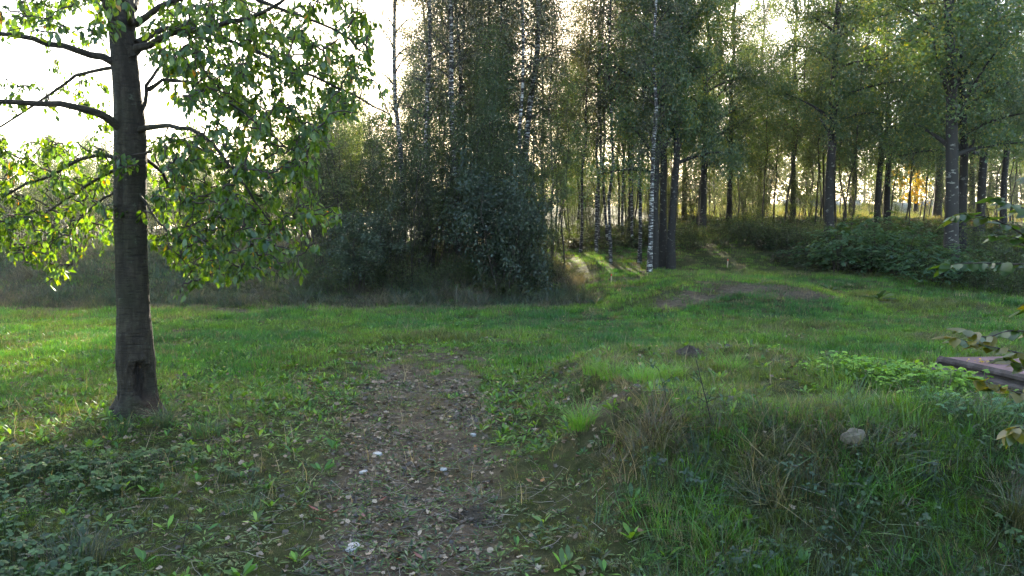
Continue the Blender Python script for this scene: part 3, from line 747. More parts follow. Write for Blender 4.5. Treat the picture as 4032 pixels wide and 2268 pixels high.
# trunk as a displaced grid: half-widths and centres read off the photograph
tz = [(-.25, 0, .185), (0, 0, .172), (.12, -.0, .160), (.3, -.005, .158), (.5, -.012, .160), (.7, -.01, .150), (.95, -.01, .138), (1.4, -.012, .131), (1.9, -.01, .134), (2.25, -.005, .136), (2.45, 0, .132),
      (2.62, .0, .128), (2.9, -.012, .113), (3.2, -.03, .110), (3.5, -.045, .112), (3.75, -.055, .115), (4.1, -.06, .085), (4.6, -.03, .08), (5.4, .03, .065), (6.4, .08, .045), (7.6, .1, .018)]
tz = np.array(tz)
zz = np.concatenate([np.arange(-.25, .75, .014), np.arange(.75, 4.2, .04), np.arange(4.2, 7.6, .15)]); NS = 110
th = np.arange(NS) / NS * 2 * math.pi
V, wound, red = [], [], []
for z in zz:
    cx = np.interp(z, tz[:, 0], tz[:, 1]); r = np.interp(z, tz[:, 0], tz[:, 2])
    for a in th:                                  # a = -pi/2 faces the camera
        rr = r * (1 + .025 * math.sin(3 * a + z * 2) + .02 * math.sin(5 * a - z * 3.1) + .02 * (float(vnoise(a * 3.0, z * 6)) - .5))
        if z < .35:                               # root flare
            rr += (.35 - z) ** 2 * .8 * max(0, math.cos(a * 4 + .6)) + (.3 - min(z, .3)) ** 2 * .4
        da = (a - 1.5 * math.pi - .72 + math.pi) % (2 * math.pi) - math.pi
        ex, ez = (da + .25 * max(0, z - .3)) * r / .092, (z - .33) / .165
        # ragged arch-shaped wound
        e = (abs(ex) ** 2.6 + abs(ez * (1 if ez > 0 else .8)) ** 2.6) ** .385 + .42 * (float(fbm(a * 7, z * 13 + 4, 4)) - .5)
        w = float(1 - sst(.62, 1.0, e))
        lipv = math.exp(-((e - 1.1) / .13) ** 2)
        rr += -.04 * w - .02 * w * float(vnoise(a * 30, z * 5)) + .022 * lipv * float(.4 + vnoise(a * 16, z * 22)) * (1.2 if da > 0 else .7) - .012 * w * float(vnoise(a * 14, z * 8))
        # flaky bark plates low on the bole, faint rings above
        rr += .012 * float(sst(.9, .3, z)) * (float(fbm(a * 12, z * 9, 3)) - .5) * 2 + .004 * (float(vnoise(a * 2.5, z * 34)) - .5) + .006 * (float(fbm(a * 4, z * 3 + 7, 3)) - .5)
        # a furrow up the left of the bole and a few scars
        fd = (a - 1.5 * math.pi + .05 + .1 * math.sin(z * 1.3) + math.pi) % (2 * math.pi) - math.pi
        if z > 1.1: rr -= .014 * math.exp(-(fd / .16) ** 2) * float(sst(1.1, 1.6, z))
        for sa, sz in ((.30, 1.06), (.26, .98), (.32, .93), (.4, 1.9), (-.3, 2.5)):
            q = ((da - sa + .05) * r / .022) ** 2 + ((z - sz) / .02) ** 2
            if q < 6: rr += .012 * math.exp(-(math.sqrt(q) - 1.2) ** 2 * 3) - .014 * math.exp(-q * 2); w = max(w, math.exp(-q * 1.5))
        V.append((cx + rr * math.cos(a), rr * math.sin(a), z)); wound.append(min(1, w))
        red.append(float(.55 * (1 - sst(.08, .24, z)) * math.exp(-((da - .35) / .55) ** 2) * (.5 + vnoise(a * 8, z * 12) * .8)))
i = np.arange(len(zz) - 1)[:, None] * NS + np.arange(NS)[None]; j = np.arange(len(zz) - 1)[:, None] * NS + (np.arange(NS)[None] + 1) % NS
mb = MB(); mb.add(V, np.stack([i, j, j + NS, i + NS], -1).reshape(-1, 4)); me = mb.mesh('trunk', M_cherry_bark)
for nm, dat in (('wound', wound), ('redfoot', red)):
    a = me.attributes.new(nm, 'FLOAT', 'POINT'); a.data.foreach_set('value', np.array(dat, np.float32))
link('trunk', me, cherry)
# limbs, traced as polylines with their own depth
def smooth_path(pts, n=12):
    p = np.array(pts, float); t = np.linspace(0, len(p) - 1, n); i = np.clip(t.astype(int), 0, len(p) - 2); f = (t - i)[:, None]
    p0 = p[np.clip(i - 1, 0, len(p) - 1)]; p1, p2 = p[i], p[i + 1]; p3 = p[np.clip(i + 2, 0, len(p) - 1)]
    return .5 * (2 * p1 + (p2 - p0) * f + (2 * p0 - 5 * p1 + 4 * p2 - p3) * f ** 2 + (3 * p1 - p0 - 3 * p2 + p3) * f ** 3)
limbs = [  # (X, Y, depth), thickness at the root
    ([(312, 175, 6.7), (270, 148, 6.65), (190, 128, 6.5), (90, 115, 6.3), (0, 105, 6.1), (-120, 112, 5.9)], .040),
    ([(325, 345, 6.7), (290, 315, 6.6), (240, 285, 6.45), (160, 269, 6.3), (60, 267, 6.1), (-60, 262, 5.9), (-200, 290, 5.8)], .044),
    ([(310, 180, 6.7), (270, 170, 6.75), (195, 195, 6.9), (110, 262, 7.1), (0, 335, 7.3), (-90, 400, 7.4)], .020),
    ([(325, 405, 6.7), (280, 398, 6.75), (225, 405, 6.8), (130, 440, 6.9), (40, 470, 7.0), (-60, 520, 7.1)], .024),
    ([(320, 430, 6.75), (270, 440, 7.2), (180, 500, 7.9), (90, 560, 8.4), (10, 600, 8.7)], .020),
    ([(315, 470, 6.8), (250, 500, 7.3), (170, 560, 7.7), (110, 600, 7.9)], .014),
    ([(335, 130, 6.7), (375, 105, 6.6), (430, 85, 6.4), (520, 72, 6.2), (610, 55, 6.1), (700, 10, 6.0), (780, -60, 6.0)], .034),
    ([(345, 330, 6.7), (368, 270, 6.75), (378, 215, 6.8), (420, 165, 7.0), (480, 120, 7.2), (560, 70, 7.4)], .022),
    ([(375, 225, 6.8), (430, 198, 6.6), (520, 208, 6.4), (620, 260, 6.2), (720, 330, 6.1), (800, 380, 6.1)], .016),
    ([(345, 330, 6.7), (400, 312, 6.5), (455, 318, 6.3), (520, 350, 6.2), (580, 430, 6.1), (640, 500, 6.1), (690, 560, 6.1)], .024),
    ([(350, 390, 6.75), (400, 425, 7.0), (460, 500, 7.2), (530, 543, 7.4), (620, 553, 7.5), (700, 580, 7.6)], .018),
    ([(345, 110, 6.7), (420, 75, 6.9), (530, 90, 7.0), (650, 140, 7.0), (770, 190, 7.0), (880, 240, 7.0), (960, 290, 7.0)], .026),
    ([(340, 60, 6.7), (430, 10, 6.5), (560, -20, 6.3), (700, 10, 6.2), (830, 60, 6.2), (920, 120, 6.2)], .026),
    ([(335, 140, 6.7), (300, 60, 6.6), (265, 10, 6.5), (230, -80, 6.4), (170, -220, 6.3)], .045),
    ([(345, 480, 6.7), (400, 560, 6.4), (470, 620, 6.2), (540, 660, 6.1)], .010),
    ([(330, -100, 6.7), (450, -200, 6.4), (640, -250, 6.0), (820, -220, 5.8)], .03),
    ([(320, -150, 6.7), (200, -260, 6.9), (20, -300, 7.2), (-160, -280, 7.4)], .03),
    ([(335, -250, 6.7), (480, -420, 7.2), (620, -520, 7.6)], .025), ([(335, -300, 6.7), (220, -480, 6.5), (120, -600, 6.4)], .025),
    ([(335, 20, 6.75), (380, -60, 7.6), (430, -120, 8.5), (500, -140, 9.2)], .026), ([(330, 60, 6.7), (300, -20, 5.9), (260, -80, 5.3), (200, -120, 4.9)], .022)]
nodes = []
for pts, r in limbs:
    p = smooth_path([P(*q) for q in pts], 14); n = len(p)
    p[2:] += np.cumsum(g.normal(size=(n - 2, 3)) * .012, axis=0)
    mb = MB(); u = np.linspace(0, 1, n); rad = r * (1 - u * .72); rad[0] *= 1.5; rad[1] *= 1.15
    tube(mb, p, rad, 9); link('limb', mb.mesh('limb', M_cherry_bark, off=CB), cherry)
    nodes += [q for q in p[3:]]
# sprays: twigs reaching for points spread through the crown's volume

def in_poly(poly, x, y):
    c = False; n = len(poly)
    for a in range(n):
        x1, y1 = poly[a]; x2, y2 = poly[a - 1]
        if (y1 > y) != (y2 > y) and x < (x2 - x1) * (y - y1) / (y2 - y1) + x1: c = not c
    return c
zones = [  # outline of the foliage mass as it stands around the trunk, depth range, sprays
    ([(-420, 350), (60, 340), (290, 380), (300, 560), (270, 640), (160, 690), (20, 640), (-420, 700)], (6.2, 8.5), 370),
    ([(-420, 60), (-60, 90), (120, 330), (-60, 350), (-420, 350)], (5.6, 8.4), 46),
    ([(-300, -20), (280, -20), (270, 120), (80, 90), (-300, 130)], (5.4, 8.2), 90),
    ([(120, 130), (285, 180), (290, 330), (160, 330)], (6.8, 8.6), 14),
    ([(370, 0), (880, 0), (955, 110), (930, 260), (840, 330), (760, 420), (560, 330), (420, 230), (370, 120)], (5.5, 8.4), 480),
    ([(380, 350), (560, 330), (770, 420), (850, 520), (760, 640), (640, 690), (560, 720), (470, 700), (390, 640)], (5.6, 8.2), 350),
    ([(-400, -620), (900, -620), (960, -100), (880, 0), (-380, -20)], (4.8, 9.0), 130)]
targets = []
for poly, (d0, d1), n in zones:
    xs_ = [q[0] for q in poly]; ys_ = [q[1] for q in poly]; k = 0
    while k < n:
        X, Y = g.uniform(min(xs_), max(xs_)), g.uniform(min(ys_), max(ys_))
        if in_poly(poly, X, Y): targets.append(P(X, Y, g.uniform(d0, d1))); k += 1
for X, Y, d in [(480, 715, 6.0), (455, 735, 6.0), (160, 715, 6.6), (640, 690, 6.0), (770, 650, 6.0), (790, 615, 6.0), (850, 545, 6.1), (985, 300, 6.3), (960, 180, 6.2), (940, 60, 6.0), (10, 660, 6.5), (330, 440, 6.35), (350, 400, 6.4)]:
    targets.append(P(X, Y, d))
targets = np.array(targets); axis = np.array((CB[0], CB[1]))
order = np.argsort(np.linalg.norm(targets[:, :2] - axis, axis=1))
N = np.array(nodes); tw = MB(); LP, LD, LN = [], [], []
for k in order:
    T = targets[k]; dd = np.linalg.norm(N - T, axis=1) + .35 * np.maximum(0, N[:, 2] * 0 + T[2] - N[:, 2])
    b = N[np.argmin(dd)]; L = np.linalg.norm(T - b)
    u = np.linspace(0, 1, 7)[:, None]
    p = b * (1 - u) + T * u + np.array((0, 0, 1)) * (.16 * L * np.sin(u * 3.14)) + np.cumsum(g.normal(size=(7, 3)) * .018, axis=0) * (u > 0)
    tube(tw, p, .007 * (1 - u.ravel() * .75) + .0012, 4)
    N = np.vstack([N, p[2:]])
    m = int(np.clip(12 + 22 * L, 16, 34)); t = g.uniform(.25, 1.02, m) * 5.99; t = np.minimum(t, 5.99); ii = t.astype(int); f = (t - ii)[:, None]
    q = p[ii] * (1 - f) + p[ii + 1] * f; tang = p[ii + 1] - p[ii]; tang /= np.linalg.norm(tang, axis=1)[:, None] + 1e-9
    # side twiglet
    off = rand_dirs(m, g) * g.uniform(.0, .06, m)[:, None]; off[:, 2] -= .015
    out_ = rand_dirs(m, g) * .7 + tang * .5; out_[:, 2] -= g.uniform(.3, 1.1, m)
    LP.append(q + off); LD.append(out_); LN.append(rand_dirs(m, g) * .55 + np.array((0, -.1, .8)))
link('twigs', tw.mesh('twigs', M_twig, off=CB), cherry)['kind'] = 'stuff'
LP, LD, LN = np.concatenate(LP), np.concatenate(LD), np.concatenate(LN); SZ = .032 + .056 * g.beta(2, 2, len(LP)); MM = frames(LD, LN); VA = g.random(len(LP))
# the 300 leaves that show largest are parts of their own, the rest one mass of foliage
px = 512 + FPX * LP[:, 0] / LP[:, 1]; vis = (px > 5) & (px < 1000) & (LP[:, 2] < 1.6 + .32 * LP[:, 1])
face = np.abs((MM[:, :, 2] * (LP - (0, 0, 1.6)) / np.linalg.norm(LP - (0, 0, 1.6), axis=1)[:, None]).sum(1))
score = np.where(vis, SZ / LP[:, 1] * (.3 + face), 0); big = np.argsort(-score)[:300]; rest = np.setdiff1d(np.arange(len(LP)), big)
mb = MB(); 
for k, tm in enumerate((CHERRY, leaf_t(.21, .12, .34, .2, (0, .55, 1.0, .95, .5, 0)), leaf_t(.28, .03, .05, .2, (0, .7, 1.0, .9, .5, 0)))):
    q = rest[k::3]; strew(mb, *tm, LP[q], MM[q], SZ[q], VA[q])
link("foliage", mb.mesh("foliage", M_cherry_leaf, smooth=True, off=CB), cherry)['kind'] = 'stuff'
def leaf_parts(root, base, idx, LP, MM, SZ, VA, tmpl, mat, nm='leaf', kinds=6):
    ms = []
    for k in range(kinds):
        m_ = MB(); m_.add(tmpl[0], tmpl[1], tmpl[2], (k + .5) / kinds); ms.append(m_.mesh(nm, mat))
    for a in idx:
        o = link(nm, ms[min(kinds - 1, int(VA[a] * kinds))], root)
        M4 = Matrix.Identity(4)
        for r_ in range(3):
            for c_ in range(3): M4[r_][c_] = MM[a][r_][c_] * SZ[a]
            M4[r_][3] = LP[a][r_] - base[r_]
        o.matrix_local = M4
leaf_parts(cherry, CB, big, LP, MM, SZ, np.minimum(VA, .9), CHERRY, M_cherry_leaf)

# ------------------------------------------------------------------ shrub whose leafy twigs reach in from the right edge
EB = np.array((3.35, 4.1, float(H(3.35, 4.1)))); es = empty('edge_shrub', EB); tag(es, 'shrub with large glossy leaves reaching in at the right edge of the picture', 'shrub')
g = np.random.default_rng(61)
mb = MB(); tube(mb, smooth_path([EB - (0, 0, .1), EB + (-.05, 0, .7), EB + (.02, .05, 1.4), EB + (-.02, 0, 2.2), EB + (.1, .1, 3.0)], 12), np.linspace(.03, .008, 12), 8); link('stem', mb.mesh('stem', M_twig, off=EB), es)
LPs, LDs, LNs, SZs = [], [], [], []
for pts in [
    [(2680, 590, 4.1), (2600, 600, 4.0), (2540, 570, 3.9), (2480, 545, 3.85), (2425, 538, 3.8), (2395, 548, 3.75)],
    [(2680, 540, 4.1), (2610, 530, 3.9), (2560, 520, 3.8), (2505, 500, 3.75)],
    [(2690, 650, 4.1), (2610, 640, 3.9), (2560, 600, 3.85), (2500, 592, 3.8)],
    [(2690, 690, 4.1), (2600, 668, 3.9), (2530, 664, 3.8), (2470, 662, 3.75), (2415, 663, 3.7), (2385, 668, 3.7)],
    [(2700, 830, 4.1), (2600, 835, 3.8), (2540, 832, 3.75), (2480, 848, 3.7), (2430, 830, 3.65)],
    [(2700, 900, 4.1), (2600, 895, 3.8), (2550, 885, 3.7), (2490, 872, 3.65), (2440, 862, 3.6), (2405, 850, 3.55)],
    [(2700, 960, 4.1), (2610, 925, 3.8), (2560, 915, 3.75), (2530, 900, 3.7)],
    [(2700, 1020, 4.1), (2610, 1000, 3.8), (2550, 985, 3.7), (2505, 970, 3.65), (2465, 955, 3.6)],
    [(2700, 1100, 4.1), (2620, 1080, 3.8), (2560, 1075, 3.7), (2540, 1090, 3.7)],
    [(2700, 760, 4.1), (2640, 760, 3.8), (2590, 775, 3.7)],
    [(2720, 450, 4.1), (2660, 430, 3.9), (2610, 440, 3.8)]]:
    p = smooth_path([EB + np.array((0, 0, P(*pts[0])[2] - EB[2]))] + [P(*q) for q in pts], 16)
    mb = MB(); tube(mb, p, np.linspace(.008, .002, 16), 5); link('branch', mb.mesh('branch', M_twig, off=EB), es)
    for k in range(5, 16):
        for rep in range(2 if k % 2 else 3):
            t = p[k] - p[k - 1]; t /= np.linalg.norm(t); s_ = np.cross(t, (0, 0, 1.)) * (1 if (k + rep) % 2 else -1)
            LPs.append(p[k]); LDs.append(t * .8 + s_ * g.uniform(.2, 1.1) + (0, 0, g.uniform(-.55, .15))); LNs.append(np.array((g.normal() * .35, g.normal() * .35, 1.))); SZs.append(g.uniform(.055, .115))
LPs, LDs, LNs, SZs = map(np.array, (LPs, LDs, LNs, SZs)); MMs = frames(LDs, LNs)
leaf_parts(es, EB, range(len(LPs)), LPs, MMs, SZs, np.clip(g.random(len(LPs)) * .7 + .35 * (LPs[:, 2] < 1.35), 0, .99), leaf_t(.3, .05, .22, .12, (0, .8, 1.0, .92, .55, 0)), M_hazel_leaf)

# ------------------------------------------------------------------ ground cover, as instanced stuff
def blades(seed, n, L, w, spread, lean, seg=3):
    g = np.random.default_rng(seed); mb = MB()
    for k in range(n):
        a = g.uniform(0, 6.28); r = spread * math.sqrt(g.random()); b = np.array((math.cos(a) * r, math.sin(a) * r, -.01)); a2 = a + g.normal() * .9
        l = L * g.uniform(.45, 1.15); ln = lean * g.uniform(.3, 1.5); o = np.array((math.cos(a2), math.sin(a2), 0)); s = np.array((-o[1], o[0], 0))
        aw = g.uniform(0, 3.14); s = s * math.cos(aw) + o * math.sin(aw) * .6
        v = []
        for i in range(seg + 1):
            t = i / seg; c = b + o * ln * l * t ** 2 + np.array((0, 0, l * (t - .32 * ln * t * t)))
            ww = w * (1 - t ** 1.6) * .5
            if i < seg: v += [c - s * ww, c + s * ww]
            else: v.append(c)
        q = [(2 * i, 2 * i + 1, 2 * i + 3, 2 * i + 2) for i in range(seg - 1)]; m = 2 * (seg - 1)
        mb.add(v, q, [(m, m + 1, m + 2)], g.random())
    return mb.mesh('grass_clump', M_blade)
def rosette(seed, n, L, w, up=(15, 60), tmpl=None, mat=None):
    g = np.random.default_rng(seed); mb = MB(); t_ = tmpl or leaf_t(w, .04, .35, .25, (0, .35, .8, 1.0, .75, 0))
    a = np.arange(n) * 2.4 + g.normal(size=n) * .4; e = np.radians(g.uniform(*up, n))
    d = np.stack([np.cos(a) * np.cos(e), np.sin(a) * np.cos(e), np.sin(e)], -1); nn = np.stack([-np.cos(a) * np.sin(e), -np.sin(a) * np.sin(e), np.cos(e)], -1) + g.normal(size=(n, 3)) * .15
    pos = d * L * .25; pos[:, 2] += .0
    strew(mb, *t_, pos, frames(d, nn), L * g.uniform(.6, 1.15, n), g.random(n)); return mb.mesh('rosette', mat or M_weed)
def trefoil(seed, n, h, leaf, spread, k3=3):
    g = np.random.default_rng(seed); mb = MB(); pos, D, NN = [], [], []
    for k in range(n):
        a = g.uniform(0, 6.28); r = spread * math.sqrt(g.random()); top = np.array((math.cos(a) * r, math.sin(a) * r, h * g.uniform(.4, 1.1)))
        tube(mb, [top * (.6, .6, 0), top * (.85, .85, .6), top], .0022, 3, a=.3)
        a0 = g.uniform(0, 6.28); tl = np.array((g.normal() * .25, g.normal() * .25 - .1, 1))
        for i in range(k3):
            an = a0 + (i - 1) * (1.25 if k3 == 3 else 2.09); pos.append(top); D.append((math.cos(an), math.sin(an), g.uniform(-.35, .1))); NN.append(tl)
    pos, D, NN = map(np.array, (pos, D, NN)); strew(mb, *leaf_t(.36, .06, .14, .06, (0, .8, 1.0, .65, 0)), pos, frames(D, NN), leaf * g.uniform(.65, 1.25, len(pos)), np.repeat(g.random(n), k3)); return mb.mesh('leaf_spray', M_weed)
def dead_leaf(seed, lobed=True):
    g = np.random.default_rng(seed); n = 14; v = [(0, .5, .06 * g.normal())]; out_ = []
    for i in range(n):
        t = i / n * 6.283; r = .32 + (.17 * math.cos(t)) * 1.0; r *= 1 + ((.28 * (1 if i % 2 else -1)) if lobed else 0) * abs(math.sin(t)) + g.normal() * .05
        x, y = math.sin(t) * r * .95, .5 - math.cos(t) * r * 1.1
        out_.append((x, y, (x * x * 1.6 + (y - .5) ** 2 * .7) * g.uniform(.3, 1.5) + g.normal() * .03))
    v += out_; mb = MB(); mb.add(v, None, [(0, 1 + i, 1 + (i + 1) % n) for i in range(n)], g.random()); return mb.mesh('dead_leaf', M_litter, smooth=False)

def scatter(name, label, cat, protos, pts, rot, scl, tint, idx):
    src = bpy.data.collections.new(name + '_sources')
    for k, me in enumerate(protos):
        o = bpy.data.objects.new(f'{name}_source_{k:02d}', me); src.objects.link(o)
    me = bpy.data.meshes.new(name); n = len(pts)
    me.vertices.add(n); me.vertices.foreach_set('co', np.asarray(pts, np.float32).ravel())
    for nm, ty, key, dat in (('rot', 'FLOAT_VECTOR', 'vector', rot), ('scl', 'FLOAT', 'value', scl), ('pick', 'INT', 'value', idx)):
        a = me.attributes.new(nm, ty, 'POINT'); a.data.foreach_set(key, np.ascontiguousarray(dat, np.int32 if ty == 'INT' else np.float32).ravel())
    a = me.attributes.new('tint', 'FLOAT_COLOR', 'POINT'); a.data.foreach_set('color', np.concatenate([np.clip(tint, 0, 1), np.ones((n, 1))], 1).astype(np.float32).ravel())
    ng = bpy.data.node_groups.new(name, 'GeometryNodeTree'); ng.interface.new_socket('Geometry', in_out='INPUT', socket_type='NodeSocketGeometry'); ng.interface.new_socket('Geometry', in_out='OUTPUT', socket_type='NodeSocketGeometry')
    nd, lk = ng.nodes, ng.links; gi, go = nd.new('NodeGroupInput'), nd.new('NodeGroupOutput'); ip = nd.new('GeometryNodeInstanceOnPoints'); ci = nd.new('GeometryNodeCollectionInfo')
    ci.inputs['Collection'].default_value = src; ci.inputs['Separate Children'].default_value = True; ci.inputs['Reset Children'].default_value = True
    lk.new(gi.outputs[0], ip.inputs['Points']); lk.new(ci.outputs[0], ip.inputs['Instance']); ip.inputs['Pick Instance'].default_value = True
    for nm, ty, sock in (('rot', 'FLOAT_VECTOR', 'Rotation'), ('scl', 'FLOAT', 'Scale'), ('pick', 'INT', 'Instance Index')):
        na = nd.new('GeometryNodeInputNamedAttribute'); na.data_type = ty; na.inputs['Name'].default_value = nm
        lk.new([o for o in na.outputs if o.enabled and o.name == 'Attribute'][0], ip.inputs[sock])
    lk.new(ip.outputs[0], go.inputs[0])
    o = link(name, me); md = o.modifiers.new('scatter', 'NODES'); md.node_group = ng
    return tag(o, label, cat, kind='stuff')

def sample(bands, half=.95):              # points over the visible wedge and a step either side of it, thinner farther off
    out_ = []
    for y0, y1, dens in bands:
        x1 = y1 * half + 1.0; n = int(dens * (y1 - y0) * 2 * x1)
        x = rng.uniform(-x1, x1, n); y = rng.uniform(y0, y1, n); k = np.abs(x) < y * half + 1.0; out_.append(np.stack([x[k], y[k]], -1))
    return np.concatenate(out_)
def lay(p, tiltmax=.18, sink=0.0):
    z = H(p[:, 0], p[:, 1]); n = len(p); e = .06
    gx = (H(p[:, 0] + e, p[:, 1]) - z) / e; gy = (H(p[:, 0], p[:, 1] + e) - z) / e
    rz = rng.uniform(0, 6.283, n)
    rot = np.stack([gy * .6 + rng.normal(size=n) * tiltmax * .5, -gx * .6 + rng.normal(size=n) * tiltmax * .5, rz], -1)
    return np.column_stack([p, z - sink]), rot
def pal(stops, t):
    t = np.clip(t, 0, 1); xs_ = np.linspace(0, 1, len(stops)); s_ = np.array(stops)
    return np.stack([np.interp(t, xs_, s_[:, k]) for k in range(3)], -1)
BLUE, GREEN, LIME, OLIVE, DRY = (.040, .125, .020), (.060, .170, .011), (.125, .235, .012), (.095, .105, .016), (.18, .145, .08)

# lawn grass
p = sample([(1.6, 5, 430), (5, 9, 260), (9, 15, 80), (15, 24, 36), (24, 36, 14)])
p = p[rng.random(len(p)) < np.where(p[:, 1] < 10,   .5 + .8 * sst(.35, .6, fbm(p[:, 0] * 4.5 + 11, p[:, 1] * 4.5, 3)), 1)]
x, y = p[:, 0], p[:, 1]
pm, sm = path_m(x, y), soil_m(x, y)
keep = rng.random(len(p)) > np.clip(.90 * pm + .85 * sm, 0, 1)
wood = (y > 24.5) & ~((x > .8) & (x < 9.5) & (y < 31)); keep &= ~(wood & (rng.random(len(p)) < .8))
p = p[keep]; x, y = p[:, 0], p[:, 1]; n = len(p)
v, rot = lay(p)
patch = fbm(x * .55 + 3, y * .55, 4); fine = fbm(x * 3.1, y * 3.1 + 20, 3)
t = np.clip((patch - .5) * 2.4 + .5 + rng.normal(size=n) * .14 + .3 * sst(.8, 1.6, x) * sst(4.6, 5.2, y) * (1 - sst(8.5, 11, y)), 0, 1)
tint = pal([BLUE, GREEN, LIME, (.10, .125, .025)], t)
mossy = sst(.5, .72, fine + .25 * np.exp(-((path_u(x, y) + 1.3) / .6) ** 2) * (y < 11) + .20 * (1 - sst(6, 10, y)) * (x < .8))
tint = tint * (1 - .75 * mossy[:, None]) + np.array(OLIVE) * .75 * mossy[:, None]
dry = (rng.random(n) < .08 + .14 * (1 - sst(5, 9, y)) * (x < .9) + .25 * sst(.55, .8, fbm(x * 1.1 + 30, y * 1.1, 3)) + .5 * (y > 18.2) * (x < 1) + .18 * sst(.2, 1, path_raw(x, y)))
facem = sst(.05, .5, x) * (1 - sst(.8, 1.3, x)) * (y < 9); dry |= rng.random(n) < .45 * facem
tint[dry] = np.array(DRY) * rng.uniform(.6, 1.15, (dry.sum(), 1))
far = y > 9; idx = np.where(far, rng.integers(4, 7, n), rng.integers(0, 4, n))
hgt = .55 + .75 * fbm(x * 1.3 + 60, y * 1.3, 3); hgt *= 1 - .45 * np.exp(-(path_u(x, y) / 1.7) ** 2) * (y < 12)
near = (1 - sst(5.5, 8.5, y)) * (1 - sst(.2, 1.0, x)); hgt *= 1 - .42 * near; hgt *= 1 - .3 * mossy; hgt *= np.where(y > 16, 1.15, 1.0); hgt *= 1 - .6 * np.exp(-(((x - 4.4) / .6) ** 2 + ((y - 7.1) / 1.0) ** 2))
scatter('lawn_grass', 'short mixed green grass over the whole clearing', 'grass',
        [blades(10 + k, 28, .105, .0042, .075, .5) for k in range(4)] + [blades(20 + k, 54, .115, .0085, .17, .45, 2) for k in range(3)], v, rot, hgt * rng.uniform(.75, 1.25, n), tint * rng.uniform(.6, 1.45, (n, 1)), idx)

# broad-leaved weeds
p = sample([(1.6, 5, 110), (5, 9, 110), (9, 16, 62), (16, 22, 12)])
x, y = p[:, 0], p[:, 1]
dens = .30 + .9 * sst(.42, .6, fbm(x * .6 + 80, y * .6, 3)) * (x < .5) * (y > 5.5) + .35 * (x < -1.5) * (y > 6.5); dens *= 1 - .97 * path_raw(x, y)
dens *= np.where(y < 5, .55, 1); keep = rng.random(len(p)) < dens; p = p[keep]; x, y = p[:, 0], p[:, 1]; n = len(p)
v, rot = lay(p, .25); t = rng.random(n)
tint = pal([(.045, .11, .022), (.065, .15, .018), (.12, .22, .022), (.13, .20, .05)], t)
scatter('broadleaf_weeds', 'broad-leaved weeds such as dock and dandelion standing in the grass', 'weeds',
        [rosette(30 + k, 6 + k, .115, .17, (20, 75)) for k in range(4)] + [rosette(40 + k, 9, .09, .12, (8, 40)) for k in range(2)], v, rot, rng.uniform(.28, .8, n), tint, rng.integers(0, 6, n))

# small rosettes and seedlings on the path
p = sample([(1.8, 5, 360), (5, 9, 200), (9, 12, 60)]); k = rng.random(len(p)) < .32 + .5 * path_m(p[:, 0], p[:, 1]) + .3 * sst(.45, .7, fbm(p[:, 0] * 2 + 4, p[:, 1] * 2, 3)); p = p[k]; n = len(p); v, rot = lay(p, .2)
scatter('path_seedlings', 'small green seedlings and plantain rosettes on and beside the dirt path', 'weeds', [rosette(50 + k, 7, .05, .14, (5, 55)) for k in range(4)], v, rot, rng.uniform(.4, 1.2, n), pal([(.04, .07, .03), (.06, .11, .026), (.10, .15, .03), (.13, .16, .09)], rng.random(n)), rng.integers(0, 4, n))

# dead leaves
p = sample([(1.6, 5, 420), (5, 9, 420), (9, 14, 110)]); x, y = p[:, 0], p[:, 1]
dens = 1.1 * np.maximum(path_m(x, y), .6 * soil_m(x, y)) * sst(.34, .62, fbm(x * 2.3 + 21, y * 1.5, 3) + .12 * np.exp(-((path_u(x, y) + .35) / .35) ** 2)) + .16 * sst(.45, .65, fbm(x * 1.7, y * 1.7 + 50)) * (x < .6) + .10; k = rng.random(len(p)) < dens; p = p[k]; n = len(p); v, rot = lay(p, .55); v[:, 2] += .008
rot[:, :2] += rng.normal(size=(n, 2)) * .25
scatter('fallen_leaf_litter', 'grey brown curled dead leaves littering the dirt path', 'leaf litter', [dead_leaf(60 + k, k < 5) for k in range(8)], v, rot, rng.uniform(.018, .055, n) * (1 + .5 * sst(5, 8, p[:, 1])), pal([(.05, .032, .018), (.115, .075, .040), (.20, .135, .08), (.29, .215, .14)], rng.random(n) ** 1.4), rng.integers(0, 8, n))
# bits of straw and twig
def straw(seed):
    g = np.random.default_rng(seed); mb = MB(); p_ = np.stack([np.linspace(-.5, .5, 5), np.cumsum(g.normal(size=5)) * .05, np.abs(np.cumsum(g.normal(size=5))) * .04], -1); tube(mb, p_, .012, 3, a=g.random()); return mb.mesh('straw', M_litter)
p = sample([(1.6, 5, 300), (5, 10, 100)]); x, y = p[:, 0], p[:, 1]; k = rng.random(len(p)) < .25 + .6 * path_m(x, y) + .5 * soil_m(x, y); p = p[k]; n = len(p); v, rot = lay(p, .5); v[:, 2] += .012
scatter('straw_litter', 'thin dry straws and twig bits lying on the ground', 'litter', [straw(70 + k) for k in range(5)], v, rot, rng.uniform(.05, .17, n), pal([(.06, .045, .035), (.17, .14, .10), (.28, .24, .18)], rng.random(n)), rng.integers(0, 5, n))

